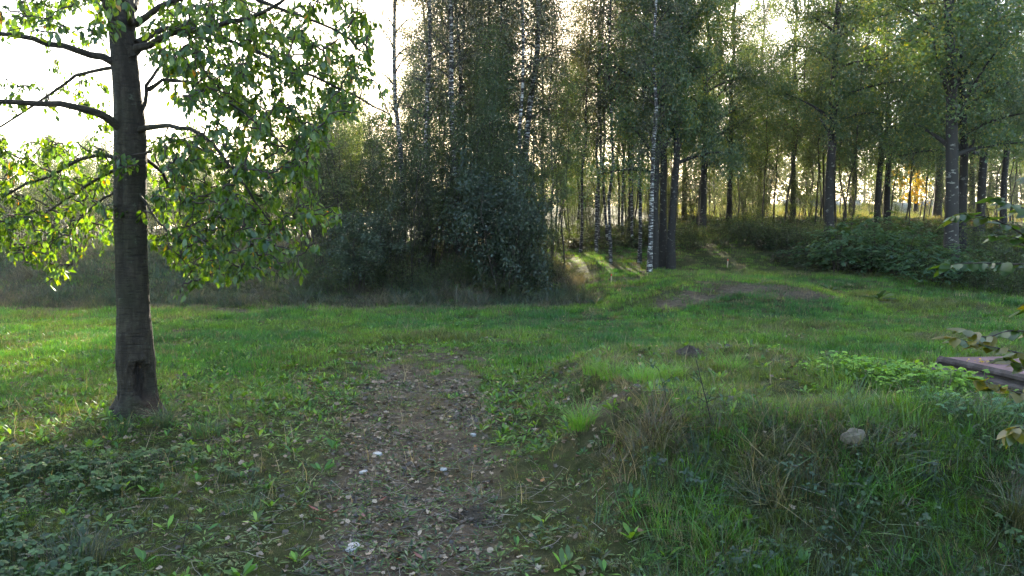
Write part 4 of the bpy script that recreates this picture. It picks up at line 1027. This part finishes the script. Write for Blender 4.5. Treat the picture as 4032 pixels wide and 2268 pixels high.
p = sample([(4.5, 9, 16), (9, 22, 9)]); n = len(p); v, rot = lay(p, .35); y = p[:, 1]
scatter('lawn_straw', 'thin dry grass stalks standing here and there in the lawn', 'grass', [blades(170 + k, 4, .19, .0045, .03, .6, 3) for k in range(4)], v, rot, rng.uniform(.6, 1.3, n), pal([(.16, .12, .06), (.26, .21, .12)], rng.random(n)), rng.integers(0, 4, n))
p = sample([(4.5, 10, 9), (10, 20, 4)]); k = rng.random(len(p)) < np.where(p[:, 0] < 0, 1, .5); p = p[k]; n = len(p); v, rot = lay(p, .5); v[:, 2] += .045
scatter('lawn_fallen_leaves', 'yellow and brown leaves fallen on the lawn', 'leaf litter', [dead_leaf(180 + k, False) for k in range(4)], v, rot, rng.uniform(.03, .055, n), pal([(.12, .07, .035), (.20, .12, .05), (.32, .22, .05)], rng.random(n)), rng.integers(0, 4, n))
# bramble carpet, lower left
p = sample([(1.8, 5.6, 240)], 1.0); x, y = p[:, 0], p[:, 1]; dens = sst(.40, .75, fbm(x * 1.4 + 7, y * 1.4, 4) + .22 * sst(-1.4, -2.6, x) - .06) * sst(-1.25, -2.0, x + .25 * (y - 4)); k = rng.random(len(p)) < .5 * dens; p = p[k]; n = len(p); v, rot = lay(p, .3)
scatter('bramble_carpet', 'low carpet of grey green bramble leaves in the lower left corner', 'ground cover', [trefoil(80 + k, 7, .11, .030, .09) for k in range(4)], v, rot, rng.uniform(.7, 1.3, n), pal([(.045, .080, .030), (.07, .12, .036), (.11, .16, .05)], rng.random(n)), rng.integers(0, 4, n))
# pale green ground elder at the right
p = sample([(4.2, 12, 150)], .95); x, y = p[:, 0], p[:, 1]
m = np.exp(-(((x - 3.9) / 1.3) ** 2 + ((y - 6.3) / .9) ** 2)) * 1.2 + np.exp(-(((x - 3.4) / .9) ** 2 + ((y - 9.0) / 1.0) ** 2)) - 2.5 * np.exp(-(((x - 4.4) / .75) ** 2 + ((y - 7.2) / 1.0) ** 2)) + np.exp(-(((x - 3.3) / .7) ** 2 + ((y - 4.6) / .4) ** 2)) * .9
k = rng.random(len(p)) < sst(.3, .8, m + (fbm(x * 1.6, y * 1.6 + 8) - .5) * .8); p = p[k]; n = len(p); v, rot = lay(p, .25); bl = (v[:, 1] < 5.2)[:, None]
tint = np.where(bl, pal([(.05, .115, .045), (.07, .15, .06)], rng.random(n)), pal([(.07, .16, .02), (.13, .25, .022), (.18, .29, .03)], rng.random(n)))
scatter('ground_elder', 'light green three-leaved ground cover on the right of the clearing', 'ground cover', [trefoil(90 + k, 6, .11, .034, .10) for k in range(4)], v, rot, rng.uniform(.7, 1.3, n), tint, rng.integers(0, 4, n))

# rank grass on the right-hand foreground bank
p = sample([(2.2, 6.2, 95)], .95); x, y = p[:, 0], p[:, 1]
m = sst(.35, 1.0, x + .3 * (fbm(x, y * 1.3) - .5)) * (1 - sst(4.55, 5.0, y + .5 * (fbm(x * 1.2, y) - .5))) * (1 - .8 * soil_m(x, y)); k = rng.random(len(p)) < m; p = p[k]; n = len(p); v, rot = lay(p, .25); rot[:, 0] += .35
t = fbm(v[:, 0] * 1.3, v[:, 1] * 1.3 + 90, 3) + rng.normal(size=n) * .1
tint = pal([(.15, .11, .062), (.07, .068, .026), (.040, .080, .026), (.06, .14, .02)], (t - .25) * 1.9)
scatter('bank_grass', 'long rank grass hanging over the bank in the right foreground', 'grass', [blades(110 + k, 26, .30, .0042, .07, 1.05, 5) for k in range(4)], v, rot, rng.uniform(.55, 1.2, n), tint * rng.uniform(.55, 1.5, (n, 1)), rng.integers(0, 4, n))
# nettles and bramble shoots among it
p = sample([(2.4, 4.9, 60)], .95); x, y = p[:, 0], p[:, 1]; k = (rng.random(len(p)) < .7 * sst(.52, .7, fbm(x * 1.5 + 44, y * 1.5, 3)) * sst(.3, 1, x)); p = p[k]; n = len(p); v, rot = lay(p, .35)
scatter('nettle_shoots', 'dark leafy nettle and bramble shoots on the bank in the right foreground', 'weeds', [trefoil(120 + k, 9, .20, .026, .09) for k in range(4)], v, rot, rng.uniform(.6, 1.15, n), pal([(.035, .065, .032), (.055, .10, .04), (.08, .14, .045)], rng.random(n)), rng.integers(0, 4, n))

# matted herbs and dry grass on the left embankment and under the wood
x = rng.uniform(-24, 2.2, 5200); y = rng.uniform(18.9, 26.5, 5200); p = np.stack([x, y], -1); v, rot = lay(p, .3); rot[:, 0] += .25; n = len(p)
t = fbm(x * .8, y * .8 + 33, 4) + rng.normal(size=n) * .1; tint = pal([(.13, .105, .072), (.085, .078, .045), (.05, .07, .036), (.035, .07, .036)], (t - .28) * 2.2)
scatter('embankment_herbage', 'matted dry grass and herbs over the embankment at the left', 'grass', [blades(130 + k, 30, .42, .013, .16, 1.0, 3) for k in range(4)], v, rot, rng.uniform(.5, 1.25, n), tint * rng.uniform(.7, 1.25, (n, 1)), rng.integers(0, 4, n))
x = rng.uniform(.5, 24, 5200); y = rng.uniform(24, 42, 5200); k = ~((x > .8) & (x < 9.0) & (y < 30.5)); x, y = x[k], y[k]; p = np.stack([x, y], -1); v, rot = lay(p, .3); n = len(p)
scatter('woodland_undergrowth', 'brown and green undergrowth on the floor of the wood', 'undergrowth', [trefoil(140 + k, 22, .5, .11, .3) for k in range(4)], v, rot, rng.uniform(.3, .85, n), pal([(.10, .075, .05), (.055, .065, .03), (.04, .075, .03), (.09, .11, .03)], rng.random(n)), rng.integers(0, 4, n))

x = rng.uniform(10, 46, 4200); y = rng.uniform(43, 84, 4200); p = np.stack([x, y], -1); v, rot = lay(p, .2); n = len(p)
scatter('field_grass', 'pale dry grass of the sunny field beyond the wood', 'grass', [blades(150 + k, 26, .5, .03, .3, .6, 2) for k in range(3)], v, rot, rng.uniform(.5, 1.2, n), pal([(.2, .16, .07), (.15, .16, .05), (.10, .15, .03)], rng.random(n)), rng.integers(0, 3, n))
x = rng.uniform(1.5, 10, 2600); y = rng.uniform(16, 25, 2600); k = rng.random(2600) < soil_m(x, y); p = np.stack([x[k], y[k]], -1); v, rot = lay(p, .5); n = len(p)
scatter('mound_debris', 'dead brown stalks and mown grass lying on the bare soil of the mound', 'litter', [blades(160 + k, 12, .16, .012, .12, 1.6, 3) for k in range(4)], v, rot, rng.uniform(.4, 1.2, n), pal([(.05, .035, .025), (.11, .08, .055), (.2, .16, .11), (.06, .10, .03)], rng.random(n)), rng.integers(0, 4, n))

# ------------------------------------------------------------------ single tussocks one can point to
TM = {}
def tussock_mat(col):
    m, nt, out = newmat('tussock_blade'); v_ = node(nt, 'ShaderNodeAttribute', attribute_name='var')
    leaf_shader(nt, out, ramp(nt, v_.outputs['Fac'], [(0, tuple(c * .7 for c in col)), (.75, tuple(c * 1.25 for c in col)), (1, (.2, .17, .09))]), (1.7, 1.6, .6), .35, .05, .4); return m
for i, (X, Y, L, nb, sp, col, lab) in enumerate([
    (1465, 1078, 0.33, 130, .09, (0.080, 0.195, 0.016), 'bright green grass tussock at the foot of the bank right of the path'),
    (1500, 940, 0.26, 120, .12, (0.088, 0.188, 0.018), 'green tussock left of the row of bright tussocks'),
    (1540, 955, 0.23, 110, .11, (0.096, 0.210, 0.016), 'tussock just below the left end of the bright row'),
    (1620, 965, 0.25, 130, .10, (0.096, 0.225, 0.016), 'tall bright tussock in the middle of the bright row'),
    (1690, 955, 0.23, 130, .12, (0.104, 0.225, 0.016), 'bright tussock right of the middle of the row'),
    (1840, 938, 0.28, 150, .13, (0.080, 0.195, 0.018), 'broad bright tussock before the molehill, right end of the row'),
    (1455, 990, 0.28, 110, .10, (.05, .11, .025), 'dark green tussock with dry tips above the bank corner'),
    (415, 1075, .32, 190, .06, (.045, .085, .03), 'long-bladed tussock leaning right at the cherry trunk'),
    (300, 1090, .2, 120, .10, (.04, .09, .025), 'green tussock at the left foot of the cherry trunk'),
    (520, 1095, 0.26, 140, .12, (.045, .115, .022), 'fresh green tussock right of the cherry tree'),
    (620, 1290, .14, 120, .12, (.045, .10, .022), 'green tussock between the bramble carpet and the path'),
    (350, 1180, .2, 90, .14, (.07, .072, .05), 'dry greyish tussock below the cherry tree'),
    (200, 1420, .26, 170, .13, (.05, .065, .045), 'grey green tussock at the bottom left edge'),
    (2560, 1330, .42, 280, .07, (.075, .085, .035), 'big drooping half-dry tussock at the right edge'),
    (1640, 1130, .26, 190, .16, (.085, .08, .045), 'dry brownish tussock on the crest of the bank'),
    (1010, 760, .5, 110, .25, (.055, .07, .04), 'pale long-bladed tussock at the foot of the thicket'),
    (1090, 762, .5, 110, .28, (.05, .065, .04), 'second long-bladed tussock at the foot of the thicket'),
    (390, 818, .16, 90, .12, (.035, .08, .035), 'small dark tussock in the lawn right of the cherry trunk')]):
    if col[1] > .15: nb = int(nb * 1.8); col = (col[0] * 1.4, col[1] * 1.35, col[2])
    b = G(X, Y); k = tuple(col); TM.setdefault(k, tussock_mat(col))
    me = blades(800 + i, nb, L, .0045 if b[1] < 7 else .007 if b[1] < 12 else .014, sp, .85 if L < .3 else 1.15, 5); me.materials.clear(); me.materials.append(TM[k])
    tag(link('grass_tussock', me, loc=b), lab, 'tussock', 'grass tussocks')

# ------------------------------------------------------------------ stones, fallen leaves, molehills, stakes, saplings
def flat_stone(seed, w, dpt, h, mat, crack=False):
    g = np.random.default_rng(seed); n = 18; a = np.arange(n) / n * 6.283; r = 1 + np.cumsum(g.normal(size=n) * .09) * .5; r += .18 * np.cos(a * 2 + g.random() * 6) + g.normal(size=n) * .05
    ring = np.stack([np.cos(a) * r * w / 2, np.sin(a) * r * dpt / 2], -1); mb = MB(); v = []
    for s_, z in ((1.0, -.03), (1.03, h * .4), (.93, h * .9), (.55, h * 1.02)):
        v += [(x * s_, y * s_, z + g.normal() * h * .05) for x, y in ring]
    v.append((0, 0, h * 1.0)); q = [(k * n + i, k * n + (i + 1) % n, (k + 1) * n + (i + 1) % n, (k + 1) * n + i) for k in range(3) for i in range(n)]
    mb.add(v, q, [(3 * n + i, 3 * n + (i + 1) % n, 4 * n) for i in range(n)]); return mb.mesh('flat_stone', mat, smooth=False)
M_crack = plain_mat('crack', [(.3, (.01, .01, .01)), (.7, (.03, .027, .02))], 20)
for i, (X, Y, w, dp, lab) in enumerate([(886, 1383, .088, .10, 'largest white stone, cracked down the middle, at the bottom of the path'),
        (950, 1145, .055, .06, 'white stone in the middle of the path, upper of the bright ones'), (915, 1192, .05, .045, 'jagged white stone just below the upper one on the path'),
        (1190, 1097, .034, .03, 'small pale stone on the right rut of the path'), (1116, 1184, .036, .04, 'small greyish stone right of the middle of the path'),
        ]):
    b = G(X, Y); o = link('path_stone', flat_stone(950 + i, w * 1.1, dp * 1.3, .012, M_whitestone), loc=b + np.array((0, 0, .008))); tag(o, lab, 'stone', 'pale stones on the path')
    if i == 0:
        u = np.linspace(-.5, .5, 9); mb = MB(); tube(mb, np.stack([.004 * np.sin(u * 9) + .003, u * dp * .9, 0.0128 - .002 * np.abs(u)], -1), .0016, 4); link('crack', mb.mesh('crack', M_crack), o)
b = G(2145, 1122); o = link('stone', rock_mesh(970, (.068, .055, .058), M_greystone, 4, .6), loc=b + np.array((0, 0, .05))); tag(o, 'lumpy grey-brown stone lying on the crest of the bank at the right', 'stone')
def leafthing(X, Y, L, col, rz, lab, k):
    m = leaf_mat('fallen_leaf', [(0, tuple(c * .8 for c in col)), (1, col)], (1.2, 1, .6), .2, .06, .4, 0)
    mb = MB(); t_ = leaf_t(.27, .10, -.12, .2, (0, .7, 1.0, .8, .4, 0)); mb.add(t_[0] * L, t_[1], t_[2], .5); b = G(X, Y)
    o = link('fallen_leaf', mb.mesh('fallen_leaf', m), loc=b + np.array((0, 0, .022))); o.rotation_euler = (.25, .2 * (-1) ** k, rz); tag(o, lab, 'leaf', 'coloured fallen leaves')
RED, ORG = (.22, .05, .025), (.42, .17, .03)
for k, a in enumerate([(805, 1296, .085, RED, 1.4, 'orange-red fallen leaf at the left edge of the path'), (835, 1298, .06, RED, -1.2, 'small red leaf just right of the one at the path edge'),
        (822, 1320, .075, (.2, .035, .03), 2.0, 'dark red fallen leaf below the pair at the path edge'), (955, 1270, .06, RED, -.9, 'red leaf lying alone in the middle of the path'),
        (915, 1311, .045, (.25, .08, .06), .4, 'pinkish fallen leaf below the middle of the path'), (1000, 1415, .06, (.14, .035, .03), 3.6, 'dark red leaf at the bottom of the path'),
        (1065, 1416, .07, (.2, .06, .04), 1.1, 'brownish red leaf at the bottom right of the path'), (1197, 1133, .04, ORG, .3, 'orange leaf beside the right rut of the path'),
        (1187, 1158, .04, (.3, .12, .05), 2.2, 'brown-orange leaf below the orange one at the right rut'), (1338, 1222, .05, (.3, .13, .05), 1.0, 'tan leaf right of the path on the moss'),
        (1360, 1221, .045, ORG, -.6, 'orange leaf right of the tan one on the moss'), (265, 1112, .05, ORG, .8, 'orange leaf under the cherry tree'), (535, 1252, .05, (.3, .2, .1), .8, 'curled tan leaf between the cherry tree and the path'),
        (1620, 1358, .06, (.3, .12, .06), .5, 'brown leaf at the foot of the right bank'), (1815, 1395, .05, (.28, .16, .05), 2.4, 'ochre leaf among the bank grass at the bottom')]):
    leafthing(*a, k)
M_soil = plain_mat('crumbly_soil', [(.3, (.035, .025, .018)), (.6, (.085, .065, .045)), (.8, (.13, .10, .075))], 12, .95, 1.0)
def molehill(seed, r, h):
    g = np.random.default_rng(seed); mb = MB(); n, m = 26, 10; v = []
    for i in range(m):
        s_ = i / (m - 1)
        for k in range(n):
            a = k / n * 6.283; rr = r * (1 - s_) * (1 + .18 * math.sin(2 * a + seed) + .1 * math.sin(5 * a)) ; v.append((math.cos(a) * rr, math.sin(a) * rr, h * math.sin(s_ * 1.57) ** 1.3 - .02 + g.normal() * h * .1))
    mb.add(v, [(i * n + k, i * n + (k + 1) % n, (i + 1) * n + (k + 1) % n, (i + 1) * n + k) for i in range(m - 1) for k in range(n)])
    for k in range(60):
        a = g.uniform(0, 6.28); q = math.sqrt(g.random()) * 1.1; c = np.array((math.cos(a) * r * q, math.sin(a) * r * q, h * max(0, 1 - q) * .9 + .005)); s_ = g.uniform(.008, .025)
        o_ = rand_dirs(4, g) * s_ + c; mb.add(o_, None, [(0, 1, 2), (0, 2, 3), (0, 3, 1), (1, 3, 2)])
    return mb.mesh('molehill', M_soil, smooth=False)
for k, (X, Y, r, h, lab) in enumerate([(1736, 896, .20, .11, 'brown molehill in the lawn above the bright tussocks'), (95, 910, .14, .06, 'small dark molehill in the sunlit weeds at the left edge'), (1880, 912, .12, .05, 'low molehill right of the larger one'), (1190, 1300, .14, .05, 'dark churned clod of soil in the right rut of the path')]):
    tag(link('molehill', molehill(20 + k, r, h), loc=G(X, Y)), lab, 'molehill', 'molehills')
# surveyors' stakes
M_stakewood = plain_mat('stake_wood', [(.3, (.30, .22, .14)), (.7, (.45, .36, .25))], 20, .8, .3); M_stakered = plain_mat('stake_red_paint', [(.3, (.45, .05, .02)), (.7, (.6, .09, .04))], 20, .6, .1)
def stake(X, Yb, Yt, lab, w=.03):
    b = G(X, Yb); hh = (Yb - Yt) * .3975 / FPX * b[1]; o = empty('survey_stake', b); tag(o, lab, 'stake', 'survey stakes')
    for nm, z0, z1, w_, m in (('post', -.15, hh * .8, w, M_stakewood), ('painted_top', hh * .8, hh, w * 1.02, M_stakered)):
        mb = MB(); h_ = w_ / 2; v = [(sx * h_, sy * h_, z) for z in (z0, z1 - .01 * (nm != 'post')) for sx, sy in ((-1, -1), (1, -1), (1, 1), (-1, 1))]
        q = [(0, 1, 5, 4), (1, 2, 6, 5), (2, 3, 7, 6), (3, 0, 4, 7), (3, 2, 1, 0)]
        if nm == 'post': q.append((4, 5, 6, 7)); t_ = None
        else: v.append((0, 0, z1 + .01)); t_ = [(4, 5, 8), (5, 6, 8), (6, 7, 8), (7, 4, 8)]
        mb.add(v, q, t_); link(nm, mb.mesh(nm, m, smooth=False), o)
    o.rotation_euler = (.03, .04, .5)
stake(1537, 712, 690, 'red-topped wooden stake on the shaded slope, nearest of the three'); stake(1691, 668, 650, 'red-topped stake right beside the poplar clump'); stake(1830, 672, 652, 'red-topped stake in the grass before the dark berm')
# saplings and dead stalks
def stalk(X, Y, h, lean, nl, leaf, col, lab, r=.004, nm='sapling', br=5, seed=1):
    g = np.random.default_rng(seed); b = G(X, Y); o = empty(nm, b); tag(o, lab, 'sapling' if nl else 'stalk', 'saplings and stalks on the bank'); mb = MB(); u = np.linspace(0, 1, 8)
    p_ = np.stack([lean * u ** 1.2 * h, .05 * h * np.sin(u * 3), u * h - .02], -1); tube(mb, p_, r * (1 - u * .7), 6); pos, D = [], []
    for k in range(br):
        t_ = g.uniform(.25, .95); q = np.array([np.interp(t_, u, p_[:, i]) for i in range(3)]); a = g.uniform(0, 6.28); d_ = np.array((math.cos(a), math.sin(a), g.uniform(.3, 1.0))); L = h * g.uniform(.15, .32)
        e = q + d_ * L; tube(mb, [q, (q + e) / 2 + (0, 0, .01), e], [r * .5, r * .35, r * .15], 4)
        for i in range(int(nl / max(br, 1))): pos.append(q + d_ * L * g.uniform(.3, 1.05)); D.append(rand_dirs(1, g)[0] + (0, 0, -.1))
    link('stem', mb.mesh('stem', M_dark_bark), o)
    if pos:
        pos, D = np.array(pos), np.array(D); lf = MB(); strew(lf, *OVATE, pos, frames(D, rand_dirs(len(pos), g) * .6 + (0, 0, 1)), leaf * g.uniform(.6, 1.2, len(pos)), g.random(len(pos))); link('foliage', lf.mesh('foliage', col, smooth=False), o)
stalk(1795, 1085, .48, -.25, 50, .03, M_elder_leaf, 'thin dark sapling leaning left with sparse small leaves on the bank', .005, br=7, seed=3)
stalk(1690, 1060, .36, -.25, 36, .03, M_elder_leaf, 'small leafy sapling left of the dark one on the bank', .003, br=6, seed=4)
stalk(1546, 1080, .30, -.05, 0, .03, M_elder_leaf, 'bare dry stalk beside the bright tussock right of the path', .003, 'dry_stalk', 3, 5)
stalk(2230, 1440, .22, .3, 0, .03, M_elder_leaf, 'bare bent stalk in the rank grass of the bank', .003, 'dry_stalk', 3, 6)
stalk(455, 1400, .25, .2, 0, .03, M_elder_leaf, 'bare dry stalk at the bottom left beside the tussock', .003, 'dry_stalk', 2, 8)
# dock plant on the right shoulder of the mound
for X, Y, s_, lab in [(2210, 757, 3.2, 'large-leaved dock plant at the right end of the mound'), (2090, 735, 2.4, 'dock plant on the crest of the mound, left of the larger one'), (1500, 772, 2.0, 'leafy weed at the left foot of the mound')]:
    me = rosette(990 + X, 14, .115, .22, (15, 65), None, M_elder_leaf); o = link('dock_plant', me, loc=G(X, Y)); o.scale = (s_,) * 3; tag(o, lab, 'weed', 'dock plants')

# ------------------------------------------------------------------ rusty steel lid lying at the right
M_pink = plain_mat('faded_red_paint', [(.25, (.06, .035, .028)), (.45, (.15, .075, .072)), (.7, (.22, .115, .115))], 4.5, .7, .25, spec=.3)
M_rust = plain_mat('rusty_steel', [(.25, (.018, .014, .012)), (.5, (.065, .05, .043)), (.75, (.15, .125, .11))], 7, .8, .6)
LB = np.array((4.52, 7.8, float(H(4.7, 7.5)) + .03)); lid = empty('steel_lid', LB); tag(lid, 'heap of rusty steel panels with a faded pink top at the right edge', 'steel panels')
LL = 2.6; dirv = np.array((.09, -1.0, 0)); dirv /= np.linalg.norm(dirv); sd = np.array((-dirv[1], dirv[0], 0))     # sd points right
def slab(nm, prof, t0, t1, mat, parent=lid, wob=.0):
    g = np.random.default_rng(len(nm)); mb = MB(); n = len(prof); m = 14; v = []
    for i in range(m):
        t = t0 + (t1 - t0) * i / (m - 1)
        for a, z in prof:
            q = dirv * t + sd * (a + wob * (float(vnoise(t * 3.1, a * 9 + z * 5)) - .5)); v.append((q[0], q[1], z + wob * .6 * (float(vnoise(t * 2.3 + 9, a * 4)) - .5)))
    q = [(i * n + k, i * n + (k + 1) % n, (i + 1) * n + (k + 1) % n, (i + 1) * n + k) for i in range(m - 1) for k in range(n)]
    t_ = [(0, k, k + 1) for k in range(1, n - 1)] + [((m - 1) * n, (m - 1) * n + k + 1, (m - 1) * n + k) for k in range(1, n - 1)]
    mb.add(v, q, t_); return link(nm, mb.mesh(nm, mat, smooth=False), parent)
slab('top_plate', [(.0, .335), (1.9, .335), (1.9, .365), (.0, .365)], 0, LL, M_pink, wob=.008)
slab('edge_rail', [(-.03, .325), (.03, .325), (.03, .374), (-.005, .380), (-.03, .352)], -.02, LL, M_rust, wob=.012)
slab('side_panel', [(-.10, .245), (1.8, .245), (1.8, .325), (.02, .325), (.0, .285), (-.095, .268)], .0, LL, M_rust, wob=.02)
slab('side_panel', [(-.15, .18), (1.8, .18), (1.8, .235), (-.03, .235), (-.05, .212), (-.15, .20)], .05, LL, M_rust, wob=.025)
slab('lower_panel', [(-.26, .085), (1.7, .085), (1.7, .165), (-.06, .165), (-.09, .130), (-.25, .112)], -.14, LL, M_rust, wob=.03)
slab('base_beam', [(-.14, -.1), (.1, -.1), (.1, .075), (-.14, .075)], -.05, LL, M_rust, wob=.01)
slab('end_flange', [(-.09, .20), (1.9, .20), (1.9, .33), (-.02, .33), (-.06, .285)], -.03, .01, M_rust, wob=.0)
slab('dark_block', [(.22, .366), (.34, .366), (.34, .40), (.22, .40)], .42, .50, M_rust)
g = np.random.default_rng(9); mb = MB(); pos = np.array([dirv * g.uniform(.32, .52) + sd * g.uniform(.05, .24) + (0, 0, .376 + g.uniform(0, .015)) for _ in range(26)])
strew(mb, *OVATE, pos, frames(rand_dirs(26, g) * (1, 1, .3), rand_dirs(26, g) * .4 + (0, 0, 1)), g.uniform(.02, .035, 26), g.random(26)); lo = link('leaf_litter_heap', mb.mesh('leaf_litter_heap', M_yellow_leaf, smooth=False), loc=LB); tag(lo, 'little drift of yellow leaves lying on the pink steel panel', 'leaf litter', kind='stuff')
for k, (X, Y, s_, lab) in enumerate([(2560, 975, .05, 'pale small stone in the grass before the rusty panels')]):
    b = G(2470, 1012); tag(link('stone', rock_mesh(980, (s_, s_ * .8, s_ * .6), M_greystone, 3, .5), loc=b + np.array((0, 0, .02))), lab, 'stone')
# ------------------------------------------------------------------ thin autumn haze in the air
m, nt, out = newmat('haze'); pv = node(nt, 'ShaderNodeVolumePrincipled'); pv.inputs['Density'].default_value = .0006; pv.inputs['Anisotropy'].default_value = .85
pv.inputs['Color'].default_value = (.95, .96, 1.0, 1); nt.links.new(pv.outputs[0], out.inputs['Volume'])
mb = MB(); v = [(x_, y_, z_) for z_ in (-2.0, 31.0) for x_, y_ in ((-720, -320), (720, -320), (720, 1250), (-720, 1250))]
mb.add(v, [(3, 2, 1, 0), (4, 5, 6, 7), (0, 1, 5, 4), (1, 2, 6, 5), (2, 3, 7, 6), (3, 0, 4, 7)])
tag(link('haze', mb.mesh('haze', m, smooth=False)), 'thin haze in the air of the clearing', 'haze', kind='stuff')
